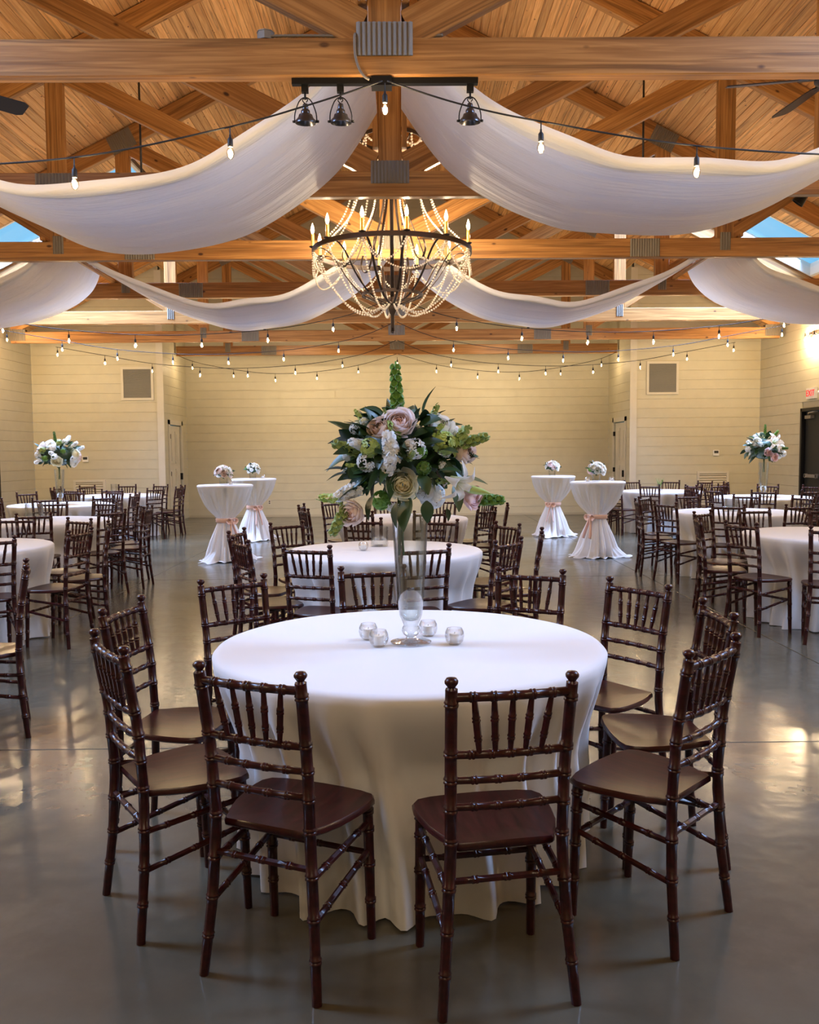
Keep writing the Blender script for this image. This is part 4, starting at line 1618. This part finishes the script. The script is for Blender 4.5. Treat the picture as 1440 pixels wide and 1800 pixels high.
votive(l2x + 0.10, l2y - 0.1, 0.767, 'clear votive beside the wide glass cylinder', None)
r2x, r2y = TABLES['R2'][:2]
cylinder_glass('glass_cylinder', r2x - 0.02, r2y + 0.12, 0.767, 0.072, 0.15, 'cut glass cylinder on the table before the lily bouquet', 'vase', 12)
votive(r2x - 0.16, r2y - 0.05, 0.767, 'clear votive beside the cut glass cylinder', None)
l4x, l4y = TABLES['L4'][:2]
cylinder_glass('glass_cylinder', l4x - 0.1, l4y, 0.767, 0.055, 0.20, 'slim glass cylinder on the wall-side table by the pale bouquet', 'vase')
r4x, r4y = TABLES['R4'][:2]
cylinder_glass('glass_cylinder', r4x - 0.02, r4y, 0.767, 0.05, 0.12, 'small glass cylinder with thin grass blades behind the lily bouquet', 'vase', wet=False)
gr = tag(empty('grass_blades', (r4x - 0.02, r4y, 0.779)), 'thin green blades standing in a small glass behind the lily bouquet', 'plant')
for q in range(6):
    th = q * 1.05
    obj('blade', MB().tube([(0, 0, 0), (0.03 * math.cos(th), 0.03 * math.sin(th), 0.12), (0.08 * math.cos(th), 0.08 * math.sin(th), 0.22)], [0.004, 0.004, 0.001], 5).mesh('blade', True), 'bright', gr)
c4 = CT[3]
for dx in (-0.17, 0.17):
    votive(c4[0] + dx, c4[1] - 0.12, 1.078, 'clear votive beside the pink-and-white posy', 'votives on the cocktail table with the pink posy')
c1, c2 = CT[0], CT[1]
votive(c1[0] + 0.10, c1[1] - 0.10, 1.078, 'clear votive beside the peach-and-white posy', None)
votive(c2[0] + 0.17, c2[1] - 0.05, 1.078, 'clear votive beside the creamy white posy', None)

# ------------------------------------------------------------------ ceiling drapes
def drape(name, knots, y0, y1, label, group, seed):
    rnd = random.Random(seed)
    ph = [rnd.uniform(0, 6.28) for _ in range(6)]
    P = spline([(x, 0, z) for x, z in knots], 72)
    nv = 44
    vs, fs = [], []
    yc, hw = (y0 + y1) / 2, (y1 - y0) / 2
    for i, p in enumerate(P):
        t = i / (len(P) - 1)
        g = 1 - 0.10 * (2 * t - 1) ** 6
        am = 0.35 + 0.65 * abs(2 * t - 1)
        for j in range(nv + 1):
            v = 2 * j / nv - 1
            w = 0.012 * math.sin(9 * v + ph[0] + 1.5 * t) + 0.009 * math.sin(17 * v + ph[1] - 2 * t) + 0.006 * math.sin(31 * v + ph[2] + 3 * t)
            z = p.z + am * w + 0.03 * v * v * math.sin(PI * t) - 0.01
            edge = 0.018 * math.sin(26 * t + ph[3]) * (abs(v) ** 8) * (1 if v < 0 else 0.3)
            vs.append((p.x, yc + hw * v * g, z + edge))
    n = nv + 1
    for i in range(len(P) - 1):
        for j in range(nv):
            q = i * n + j
            fs.append((q, q + 1, q + n + 1, q + n))
    # rolled hem along the edge facing the camera side
    o = obj(name, MB().add(vs, fs).mesh(name, True), 'drape')
    tag(o, label, 'drape', group)
    hem = MB()
    hm = []
    for i in range(len(P)):
        p = Vector(vs[i * n])
        hm.append(p)
    b = []
    for i, p in enumerate(hm):
        q = Vector(vs[i * n + 2])
        b += [tuple(p + Vector((0, -0.006, 0.055))), tuple(p + Vector((0, -0.014, 0.02))), tuple(p + Vector((0, -0.004, -0.012))), tuple(q + Vector((0, 0, -0.012)))]
    f2 = []
    for i in range(len(P) - 1):
        for k_ in range(3):
            q = i * 4 + k_
            f2.append((q, q + 1, q + 5, q + 4))
    obj('hem', MB().add(b, f2).mesh('hem', True), 'drape', o)
    return o


LK = [(-0.10, 4.32), (-0.45, 3.85), (-0.95, 3.46), (-1.4, 3.27), (-2.0, 3.165), (-2.5, 3.22), (-2.9, 3.40), (-3.4, 3.66), (-3.95, 4.0)]
RK = [(0.10, 4.34), (0.46, 3.88), (0.92, 3.56), (1.35, 3.38), (1.75, 3.32), (2.2, 3.29), (2.6, 3.33), (2.95, 3.43), (3.35, 3.63), (3.95, 4.0)]
IK = [(0.10, 4.12), (0.30, 3.90), (0.65, 3.60), (1.2, 3.32), (1.7, 3.21), (2.2, 3.20), (2.9, 3.41), (3.45, 3.70), (3.94, 4.0)]
OK_ = [(3.99, 4.0), (4.15, 3.74), (4.5, 3.48), (5.05, 3.30), (5.6, 3.21), (6.2, 3.25), (6.8, 3.45), (7.5, 3.95)]
drape('ceiling_drape', LK, 5.80, 7.55, 'white fabric swag below the truss with the track light, deepest of all', None, 1)
drape('ceiling_drape', RK, 5.80, 7.55, 'white fabric swag below the truss with the track light, passing the ceiling fan', None, 2)
for s in (-1, 1):
    sd = 'on the pale bouquet side' if s < 0 else 'on the black-door side'
    drape('ceiling_drape', [(s * x, z) for x, z in IK], 10.35, 12.25, 'white fabric swag behind the chandelier, meeting the king posts, ' + sd, None, 5 + s)
    drape('ceiling_drape', [(s * x, z) for x, z in OK_], 10.35, 12.25, 'white fabric swag from the roof rod to the side wall, ' + sd, None, 8 + s)
for i, (y0, y1) in enumerate(((TRUSS_Y[0], TRUSS_Y[1]), (TRUSS_Y[2], TRUSS_Y[3]))):
    for s in (-1, 1):
        r = member('drape_rod', (s * 3.965, y0 - 0.1, TIE_Z + TIE_H + 0.0205), (s * 3.965, y1 + 0.1, TIE_Z + TIE_H + 0.0205), 0.04, 0.04, None, 'beam', 0.004)
        tag(r, 'thin wooden rod laid across two trusses, holding the drape ends' + (' behind the chandelier' if i else ' by the ceiling fans'), 'rod', 'drape rods on the tie beams' + (' behind the chandelier' if i else ' by the fans'))

# ------------------------------------------------------------------ string lights
BULB = MB().lathe([(0.012, -0.062), (0.013, -0.068), (0.0225, -0.09), (0.024, -0.104), (0.019, -0.122), (0.009, -0.134), (0.0001, -0.137)], 14).mesh('bulb', True)
SOCK = MB().lathe([(0.005, -0.004), (0.0085, -0.012), (0.0155, -0.022), (0.0165, -0.058), (0.014, -0.066), (0.0001, -0.066)], 10).tube([(0, 0, 0.005), (0, 0, -0.012)], 0.006, 6).mesh('socket', True, 0.7)
FIL = MB().lathe([(0.0001, -0.074), (0.007, -0.080), (0.0085, -0.095), (0.007, -0.112), (0.0001, -0.118)], 8).mesh('filament', True)
BULB.materials.append(MT['bulbglass'])
SOCK.materials.append(MT['cable'])
FIL.materials.append(MT['filament'])


def string_light(knots, y, spacing, start, label, power, drop=0.05):
    """swagged cable through knots (x,z) at depth y, a bulb every `spacing` metres"""
    root = tag(empty('string_light', (0, y, 0)), label, 'string lights')
    P = spline([(x, 0, z) for x, z in knots], 60)
    obj('cable', MB().tube(P, 0.0055, 6).mesh('cable', True), 'cable', root)
    d = start
    acc = 0
    for i in range(1, len(P)):
        seg = (P[i] - P[i - 1]).length
        while acc + seg >= d:
            p = P[i - 1].lerp(P[i], (d - acc) / seg)
            sk = obj('socket', SOCK, None, root, (p.x, 0, p.z - drop))
            obj('drop_cord', MB().tube([(0, 0, 0), (0, 0, drop)], 0.004, 5).mesh('drop_cord'), 'cable', sk)
            obj('bulb', BULB, None, sk)
            obj('filament', FIL, None, sk)
            lamp('bulb_light', (0, 0, -0.097), power, sk, 0.018)
            d += spacing
        acc += seg
    return root


def swag(s, zt=3.68, lo=3.19, end=6.7, mid=3.3):
    return [(s * 0.014, zt + 0.035), (s * 0.45, zt - 0.155), (s * 0.95, zt - 0.29), (s * 1.9, lo + 0.06), (s * mid, lo), (s * 4.7, lo + 0.09), (s * 5.7, lo + 0.26), (s * end, zt - 0.05)]


SB = 6.0
for s in (-1, 1):
    z0 = 3.19 if s < 0 else 3.22
    string_light([(s * 0.014, 3.665), (s * 0.45, 3.53), (s * 0.95, 3.40 if s < 0 else 3.425), (s * 1.9, 3.23 if s < 0 else 3.28), (s * 3.2, z0), (s * 4.6, 3.28), (s * 5.7, 3.45), (s * 6.7, 3.66)], 5.285, 0.93, 0.93,
                 'string of clear bulbs passing the black track light' + (', above the deepest swag' if s < 0 else ', ending below the ceiling fan'), SB)
    for i, nm in ((3, 'hung at the truss behind the swags'), (4, 'hung at the skylight truss'), (5, 'hung along the truss before the recess')):
        string_light(swag(s), TRUSS_Y[i] - 0.0495, 0.94, 0.62 + 0.1 * i, 'string of warm bulbs ' + nm + (', over the pale bouquet side' if s < 0 else ', over the lily bouquet side'), SB)
    string_light([(s * 0.014, 3.72), (s * 0.9, 3.47), (s * 1.9, 3.33), (s * 2.8, 3.30), (s * 3.7, 3.40), (s * 4.5, 3.56), (s * 4.93, 3.72)], TRUSS_Y[6] - 0.0495, 0.94, 0.9,
                 'string of warm bulbs inside the recess' + (', towards the wall with the outlet' if s < 0 else ', away from the wall outlet'), SB)
# the bulb hung at the middle of the nearest and the recess strings
for y, z, lab in ((5.285, 3.665, 'single clear bulb hanging from the feed box of the track light'), (TRUSS_Y[6] - 0.0495, 3.66, 'single warm bulb hanging at the middle of the recess truss')):
    root = tag(empty('pendant_bulb', (0, y, z)), lab, 'light bulb')
    sk = obj('socket', SOCK, None, root, (0, 0, -0.06))
    obj('drop_cord', MB().tube([(0, 0, 0), (0, 0, 0.048)], 0.004, 5).mesh('drop_cord'), 'cable', sk)
    obj('bulb', BULB, None, sk)
    obj('filament', FIL, None, sk)
    lamp('bulb_light', (0, 0, -0.097), SB, sk, 0.018)

# ------------------------------------------------------------------ track light on the first truss
Y1 = TRUSS_Y[0]
tr = tag(empty('track_light', (-0.02, Y1, TIE_Z)), 'black track bar with three pewter lamps under the tie beam', 'track light')
obj('track', MB().box(-0.53, 0.57, -0.02, 0.02, -0.036, -0.002).mesh('track'), 'black', tr)
obj('feed_box', MB().box(-0.06, 0.06, -0.045, 0.045, -0.055, -0.002).mesh('feed_box'), 'black', tr)
SHADE = MB().lathe([(0.012, 0.10), (0.016, 0.095), (0.018, 0.07), (0.026, 0.062), (0.028, 0.045), (0.040, 0.038), (0.046, 0.020), (0.062, 0.004), (0.064, -0.010), (0.060, -0.012), (0.056, 0.0), (0.036, 0.03), (0.02, 0.05), (0.0001, 0.055)], 24).mesh('shade', True, 0.7)
YOKE = MB().tube(spline([(-0.066, 0, 0.0), (-0.062, 0, 0.05), (-0.035, 0, 0.115), (0, 0, 0.135), (0.035, 0, 0.115), (0.062, 0, 0.05), (0.066, 0, 0.0)], 20), 0.0035, 6).mesh('yoke', True)
KNOB = MB().lathe([(0.0001, -0.012), (0.007, -0.01), (0.008, 0.01), (0.0001, 0.012)], 10).mesh('knob', True)
CLIP = MB().box(-0.02, 0.02, -0.018, 0.018, -0.075, -0.036).tube([(0, 0, -0.07), (0, 0, -0.115)], 0.006, 8).mesh('clip')
for x in (-0.455, -0.245, 0.525):
    h = obj('lamp_head', SHADE, 'pewter', tr, (x, 0.03, -0.235), (0.10, 0, 0))
    obj('yoke', YOKE, 'black', h)
    for s in (-1, 1):
        obj('knob', KNOB, 'black', h, (s * 0.068, 0, 0), (0, PI / 2, 0))
    obj('clip', CLIP, 'black', tr, (x, 0.012, 0))
    obj('hook', MB().tube(spline([(0, 0, 0.10), (-0.016, 0, 0.118), (0.0, 0, 0.135), (0.014, 0, 0.12), (0.004, 0, 0.108)], 12), 0.003, 6).mesh('hook', True), 'black', h)
# conduit and junction box on the tie beam
cb = tag(empty('flexible_conduit', (0, Y1, TIE_Z + TIE_H)), 'silver flexible conduit along the top of the nearest tie beam', 'conduit')
P = [Vector((-0.72 + i * 0.0125, -0.028, 0.0125 + 0.003 * (1 + math.sin(i * 0.09)))) for i in range(86)]
obj('conduit', MB().tube(P, [0.010 if i % 2 else 0.0075 for i in range(86)], 7).mesh('conduit', True), 'galv', cb)
obj('drop_cable', MB().tube(spline([(-0.17, -0.045, 0.022), (-0.175, -0.056, 0.0), (-0.172, -0.0545, -0.10), (-0.15, -0.0545, -0.18), (-0.12, -0.053, -0.225), (-0.092, -0.046, -0.24)], 24), 0.007, 7).mesh('drop_cable', True), 'galv', cb)
jb = tag(empty('junction_box', (-0.70, Y1, TIE_Z + TIE_H)), 'small octagonal steel junction box on the nearest tie beam', 'junction box')
obj('box_body', MB().lathe([(0.05, 0.001), (0.05, 0.045), (0.0001, 0.045)], 8).mesh('box_body'), 'galv', jb)
obj('cover', MB().lathe([(0.053, 0.045), (0.053, 0.05), (0.0001, 0.052)], 8).mesh('cover'), 'galv', jb)

# black spotlights clamped under the third truss, by the skylights
def spot_head(x, y, z, aim, label, power=0, stand=False):
    t = tag(empty('spotlight', (x, y, z)), label, 'spotlight', None)
    d = Vector(aim).normalized()
    sh = obj('lamp_housing', MB().lathe([(0.03, 0.10), (0.045, 0.08), (0.05, 0.0), (0.072, -0.11), (0.067, -0.11), (0.045, 0.0), (0.0001, 0.02)], 18).mesh('lamp_housing', True, 0.7), 'black', t)
    sh.rotation_euler = (-d).to_track_quat('Z', 'Y').to_euler()
    k_ = -1 if stand else 1
    obj('bracket', MB().tube([(0, 0, 0.0), (0, 0.0, k_ * 0.16)], 0.008, 6).box(-0.025, 0.025, -0.025, 0.025, min(k_ * 0.15, k_ * 0.18), max(k_ * 0.15, k_ * 0.18)).mesh('bracket'), 'black', t)
    if power:
        ld = bpy.data.lights.new('spot_beam', 'SPOT')
        ld.energy = power
        ld.color = WARM
        ld.spot_size = math.radians(95)
        ld.spot_blend = 0.9
        ld.shadow_soft_size = 0.04
        lo = bpy.data.objects.new('spot_beam', ld)
        COL.objects.link(lo)
        lo.parent = t
        lo.location = d * 0.02
        lo.rotation_euler = d.to_track_quat('-Z', 'Y').to_euler()
    return t


Y3 = TRUSS_Y[2]
spot_head(4.60, Y3 - 0.25, 4.34, (-0.6, 0.3, -0.8), 'small black spotlight clamped beside the skylight, lens hidden')
spot_head(4.83, Y3 - 0.25, 4.42, (0.5, -0.3, -0.9), 'flared black spotlight clamped beside the skylight, lens showing')
spot_head(-4.62, Y3 - 0.25, 4.26, (0.7, -0.2, -0.6), 'black spotlight clamped beside the skylight above the deepest swag')
for i, x in enumerate((-2.6, 0.25, 2.6)):  # extra heads added on the truss to brighten the recess wall
    spot_head(x, TRUSS_Y[5], TIE_Z + TIE_H + 0.18, (0.0 - x * 0.12, 1.0, -0.75), ['black spotlight on the recess truss washing the wall beside the outlet', 'black spotlight on the recess truss washing the middle of the back wall', 'black spotlight on the recess truss washing the wall opposite the outlet'][i], 130, True)

# ------------------------------------------------------------------ chandelier
CY, CZ, CR = 8.95, 3.50, 0.79
ch = tag(empty('chandelier', (0.0, CY, CZ)), 'large dark bronze ring chandelier with twelve candle bulbs and crystal bead strands', 'chandelier')


def ring_pts(r, z, n=72):
    return [(r * math.cos(2 * PI * i / n), r * math.sin(2 * PI * i / n), z) for i in range(n + 1)]


def hoop(r, z, w, h, n=72):
    return MB().lathe([(r - w / 2, z - h / 2), (r + w / 2, z - h / 2), (r + w / 2, z + h / 2), (r - w / 2, z + h / 2)], n, closed=True)


obj('ring', hoop(CR, 0.0, 0.018, 0.045).mesh('ring', True, 0.6), 'bronze', ch)
obj('crown_ring', hoop(0.31, 1.10, 0.014, 0.035, 48).mesh('crown_ring', True, 0.6), 'bronze', ch)
obj('lower_ring', hoop(0.30, -0.42, 0.014, 0.03, 48).mesh('lower_ring', True, 0.6), 'bronze', ch)
obj('stem', MB().tube([(0, 0, -0.78), (0, 0, 3.6)], 0.019, 10).mesh('stem', True), 'bronze', ch)
obj('finial', MB().lathe([(0.0001, -0.80), (0.018, -0.79), (0.02, -0.62), (0.03, -0.60), (0.045, -0.56), (0.045, -0.50), (0.03, -0.47), (0.022, -0.44), (0.0001, -0.44)], 14).mesh('finial', True, 0.7), 'bronze', ch)
obj('canopy', MB().lathe([(0.07, 3.55), (0.07, 3.60), (0.02, 3.66), (0.0001, 3.66)], 20).mesh('canopy', True, 0.7), 'bronze', ch)
ARM = MB().tube(spline([(CR - 0.01, 0, -0.01), (CR - 0.09, 0, 0.02), (CR - 0.20, 0, -0.06), (0.45, 0, -0.27), (0.30, 0, -0.42), (0.16, 0, -0.49), (0.03, 0, -0.52)], 22), 0.01, 8, flat=(0.014, 0.005)).mesh('arm', True)
STRAP = MB().tube(spline([(0.31, 0, 1.10), (0.12, 0, 0.85), (0.13, 0, 0.5), (0.28, 0, 0.12), (0.36, 0, -0.08), (0.44, 0, -0.13), (0.50, 0, -0.05), (0.47, 0, 0.05)], 30), 0.01, 8, flat=(0.013, 0.005)).mesh('strap', True)
CAND = MB().lathe([(0.0001, 0.03), (0.0165, 0.03), (0.0165, 0.15), (0.012, 0.155), (0.0001, 0.155)], 12).mesh('candle_sleeve', True, 0.7)
PAN = MB().lathe([(0.0001, 0.015), (0.015, 0.015), (0.034, 0.026), (0.036, 0.032), (0.02, 0.03), (0.0001, 0.03)], 14).mesh('bobeche', True)
FLM = MB().lathe([(0.008, 0.155), (0.017, 0.175), (0.0185, 0.195), (0.012, 0.225), (0.004, 0.25), (0.0001, 0.258)], 12).mesh('flame_bulb', True)
ARM.materials.append(MT['bronze'])
STRAP.materials.append(MT['bronze'])
CAND.materials.append(MT['brass'])
PAN.materials.append(MT['bronze'])
FLM.materials.append(MT['flame'])


def beads(pts, r, name):
    P = [Vector(p) for p in pts]
    b = MB()
    acc, nxt = 0, 0
    step = 2.5 * r
    for i in range(1, len(P)):
        seg = (P[i] - P[i - 1]).length
        while acc + seg >= nxt:
            c = P[i - 1].lerp(P[i], (nxt - acc) / seg)
            b.ball(c, r, 6, 4)
            nxt += step
        acc += seg
    me = b.mesh(name, True)
    me.materials.append(MT['bead'])
    return me


STR_UP = beads(spline([(0.31, 0, 1.08), (0.36, 0, 0.7), (0.50, 0, 0.30), (CR - 0.01, 0, 0.0)], 30), 0.011, 'bead_strand')
STR_DN = beads(spline([(CR - 0.01, 0, -0.03), (0.66, 0, -0.28), (0.46, 0, -0.52), (0.26, 0, -0.60), (0.05, 0, -0.50)], 40), 0.011, 'bead_strand')
sw1, sw2 = [], []
for i in range(25):
    t = i / 24
    th = (t - 0.5) * 2 * PI / 12
    sw1.append((CR * math.cos(th), CR * math.sin(th), -0.03 - 0.20 * (1 - (2 * t - 1) ** 2)))
    sw2.append(((CR - 0.015) * math.cos(th * 2), (CR - 0.015) * math.sin(th * 2), -0.03 - 0.28 * (1 - (2 * t - 1) ** 2)))
SWAG1, SWAG2 = beads(sw1, 0.0105, 'bead_swag'), beads(sw2, 0.009, 'bead_swag')
DROP = beads([(0.31, 0, 1.08), (0.31, 0, 0.92)], 0.012, 'bead_drop')
CSW = beads([(0.31 * math.cos((t / 12 - 0.5) * PI / 3), 0.31 * math.sin((t / 12 - 0.5) * PI / 3), 1.08 - 0.10 * (1 - (t / 6 - 1) ** 2)) for t in range(13)], 0.012, 'bead_swag')
for q in range(12):
    th = 2 * PI * (q + 0.35) / 12
    rot = (0, 0, th)
    obj('arm', ARM, None, ch, (0, 0, 0), rot)
    cs = obj('candle_sleeve', CAND, None, ch, (CR * math.cos(th), CR * math.sin(th), 0))
    obj('bobeche', PAN, None, cs)
    obj('flame_bulb', FLM, None, cs)
    lamp('candle_light', (0, 0, 0.20), 9.0, cs, 0.016)
    obj('bead_strand', STR_UP, None, ch, (0, 0, 0), rot)
    obj('bead_strand', STR_DN, None, ch, (0, 0, 0), rot)
    obj('bead_swag', SWAG1, None, ch, (0, 0, 0), (0, 0, th + PI / 12))
    if q % 2 == 0:
        obj('bead_swag', SWAG2, None, ch, (0, 0, 0), (0, 0, th + PI / 6))
        obj('strap', STRAP, None, ch, (0, 0, 0), rot)
        obj('bead_swag', CSW, None, ch, (0, 0, 0), rot)
        obj('bead_drop', DROP, None, ch, (0, 0, 0), rot)

CH2L = bpy.data.lights.new('candle_light', 'POINT')
CH2L.energy, CH2L.color, CH2L.shadow_soft_size = 10.0, WARM, 0.016
added_ch = copy_tree(ch)  # unseen copy behind the camera, added to brighten the roof and near cloth
added_ch.location = (0.0, CY - 4 * 2.44, CZ)
for o_ in added_ch.children_recursive:
    if o_.type == 'LIGHT':
        o_.data = CH2L
added_ch['label'] = 'ring chandelier with candle bulbs above the aisle before the trumpet vase table'

# ------------------------------------------------------------------ ceiling fans
def fan(x, y, z, rz, label, group):
    t = tag(empty('ceiling_fan', (x, y, z), rz), label, 'ceiling fan', group)
    zr = roof_z(x) - z - 0.02
    obj('down_rod', MB().tube([(0, 0, 0.08), (0, 0, zr)], 0.013, 10).mesh('down_rod', True), 'fan', t)
    obj('canopy', MB().lathe([(0.03, zr - 0.14), (0.065, zr - 0.06), (0.065, zr), (0.0001, zr)], 18).mesh('canopy', True, 0.7), 'fan', t)
    obj('motor', MB().lathe([(0.0001, -0.09), (0.06, -0.085), (0.115, -0.05), (0.12, 0.03), (0.08, 0.08), (0.02, 0.10), (0.0001, 0.10)], 24).mesh('motor', True, 0.7), 'fan', t)
    for k_ in range(5):
        th = k_ * 2 * PI / 5
        bl = []
        for (r, w) in ((0.16, 0.05), (0.24, 0.065), (0.5, 0.075), (0.68, 0.078), (0.72, 0.055)):
            bl.append((r, w))
        vs, fs = [], []
        for r, w in bl:
            for u in (-1, 1):
                for dz in (0.004, -0.004):
                    vs.append((r, u * w, -u * w * 0.30 + dz))
        for i in range(len(bl) - 1):
            q = 4 * i
            fs += [(q, q + 2, q + 6, q + 4), (q + 1, q + 5, q + 7, q + 3), (q, q + 4, q + 5, q + 1), (q + 2, q + 3, q + 7, q + 6)]
        e = 4 * (len(bl) - 1)
        fs += [(0, 1, 3, 2), (e, e + 2, e + 3, e + 1)]
        o = obj('blade', MB().add(vs, fs).mesh('blade'), 'fan', t, (0, 0, -0.03), (0, 0, th))
        obj('blade_iron', MB().box(0.09, 0.22, -0.018, 0.018, -0.006, 0.006).mesh('blade_iron'), 'fan', o)
    return t


fan(-3.30, 6.50, 4.20, math.radians(47), 'black ceiling fan on a rod above the deepest swag', None)
fan(3.20, 6.50, 4.20, math.radians(24), 'black ceiling fan on a rod, its blades by the string light end', None)
for s in (-1, 1):
    fan(s * 3.08, 11.05, 4.55, 0.4 * s, 'black ceiling fan on a long rod behind the chandelier', 'fans behind the chandelier')

# ------------------------------------------------------------------ wall fittings
def vent(x, z, w, h, label, m, nsl, group=None):
    t = tag(empty('wall_vent', (x, YO - 0.001, z)), label, 'vent', group)
    for (x0, x1, z0, z1) in ((-w / 2 - .05, -w / 2, -h / 2 - .05, h / 2 + .05), (w / 2, w / 2 + .05, -h / 2 - .05, h / 2 + .05), (-w / 2, w / 2, h / 2, h / 2 + .05), (-w / 2, w / 2, -h / 2 - .05, -h / 2)):
        obj('frame', MB().box(x0, x1, -0.022, 0, z0, z1).mesh('frame'), 'trim', t)
    obj('backing', MB().box(-w / 2, w / 2, -0.003, 0, -h / 2, h / 2).mesh('backing'), 'screen' if m == 'ventgrey' else 'joint', t)
    me = MB().add([(-w / 2, -0.018, -0.006), (w / 2, -0.018, -0.006), (w / 2, -0.004, 0.012), (-w / 2, -0.004, 0.012), (-w / 2, -0.016, -0.008), (w / 2, -0.016, -0.008), (w / 2, -0.002, 0.010), (-w / 2, -0.002, 0.010)],
                  [(0, 1, 2, 3), (7, 6, 5, 4), (0, 4, 5, 1), (3, 2, 6, 7), (0, 3, 7, 4), (1, 5, 6, 2)]).mesh('slat')
    for i in range(nsl):
        obj('slat', me, m, t, (0, 0, -h / 2 + h * (i + 0.5) / nsl))
    return t


MT['ventgrey'] = mat('vent_grey', (0.24, 0.235, 0.21), 0.6)
vent(-5.48, 3.0, 0.58, 0.6, 'square grey louvred vent above the pale bouquet', 'ventgrey', 26)
vent(5.62, 3.04, 0.58, 0.6, 'square grey louvred vent above the lily bouquet side', 'ventgrey', 26)
vent(-6.55, 0.62, 0.58, 0.62, 'cream louvred return grille low on the wall near the pale bouquet', 'trim', 12)
vent(6.72, 0.70, 0.58, 0.62, 'cream louvred return grille low on the wall near the lily bouquet', 'trim', 12)
for x, z, lab in ((-6.62, 1.42, 'white thermostat with dark display near the pale bouquet'), (6.78, 1.45, 'white thermostat with dark display near the lily bouquet')):
    t = tag(empty('thermostat', (x, YO - 0.001, z)), lab, 'thermostat')
    obj('case', MB().box(-0.06, 0.06, -0.025, 0, -0.06, 0.06).mesh('case'), 'plastic', t)
    obj('display', MB().box(-0.045, 0.045, -0.028, -0.024, -0.01, 0.045).mesh('display'), 'screen', t)
t = tag(empty('wall_outlet', (-3.08, YB - 0.001, 0.35)), 'small cream wall outlet low on the recess wall', 'outlet')
obj('cover_plate', MB().box(-0.035, 0.035, -0.006, 0, -0.057, 0.057).mesh('cover_plate'), 'trim', t)
for dz in (-0.022, 0.022):
    obj('receptacle', MB().box(-0.016, 0.016, -0.008, -0.005, dz - 0.014, dz + 0.014).mesh('receptacle'), 'screen', t)


# three-bulb sconces; all but the one above the exit sign are added warm fill
def sconce(s, y, z, label, group):
    t = tag(empty('wall_sconce', (s * HALF, y, z), 0), label, 'sconce', group)
    obj('back_plate', MB().box(-0.02 if s > 0 else 0.0, 0.0 if s > 0 else 0.02, -0.22, 0.22, -0.05, 0.05).mesh('back_plate'), 'bronze', t)
    for k_, dy in enumerate((-0.18, 0, 0.18)):
        arm = obj('arm', MB().tube(spline([(0, dy, 0), (-s * 0.08, dy, -0.02), (-s * 0.13, dy, 0.0), (-s * 0.13, dy, 0.03)], 10), 0.008, 6).mesh('arm', True), 'bronze', t)
        obj('socket', SOCK, None, arm, (-s * 0.13, dy, 0.02))
        obj('bulb', BULB, None, arm, (-s * 0.13, dy, 0.02))
        obj('filament', FIL, None, arm, (-s * 0.13, dy, 0.02))
        lamp('sconce_light', (-s * 0.13, dy, -0.077), SCONCE_W, arm, 0.02)
    return t


SCONCE_W = 28.0
for s in (-1, 1):
    for y in (1.7, 6.6, 11.5, 16.2):
        sconce(s, y, 3.62, 'three-bulb sconce high on the side wall ' + ('above the exit sign' if (s > 0 and y > 16) else 'opposite the exit sign' if y > 16 else 'under the eaves'), 'sconces under the eaves' if y < 16 else None)

# exit sign above the black door
t = tag(empty('exit_sign', (HALF - 0.001, 16.3, 2.54), -PI / 2), 'white box sign with red EXIT letters above the black door', 'exit sign')
obj('case', MB().box(-0.17, 0.17, -0.05, 0, -0.10, 0.10).mesh('case'), 'plastic', t)
fc = bpy.data.curves.new('exit_letters', 'FONT')
fc.body = 'EXIT'
fc.size = 0.165
fc.align_x = 'CENTER'
fc.align_y = 'CENTER'
fc.extrude = 0.002
fo = bpy.data.objects.new('exit_letters', fc)
COL.objects.link(fo)
bpy.context.view_layer.update()
lme = bpy.data.meshes.new_from_object(fo.evaluated_get(bpy.context.evaluated_depsgraph_get()))
bpy.data.objects.remove(fo)
lme.materials.clear()
obj('exit_letters', lme, 'exit_red', t, (0, -0.053, 0), (PI / 2, 0, 0))
el = obj('emergency_lamp', MB().lathe([(0.02, 0.0), (0.045, -0.06), (0.0001, -0.055)], 14).mesh('emergency_lamp', True, 0.7), 'plastic', t, (0.24, -0.03, 0.0), (PI / 2, 0, 0))
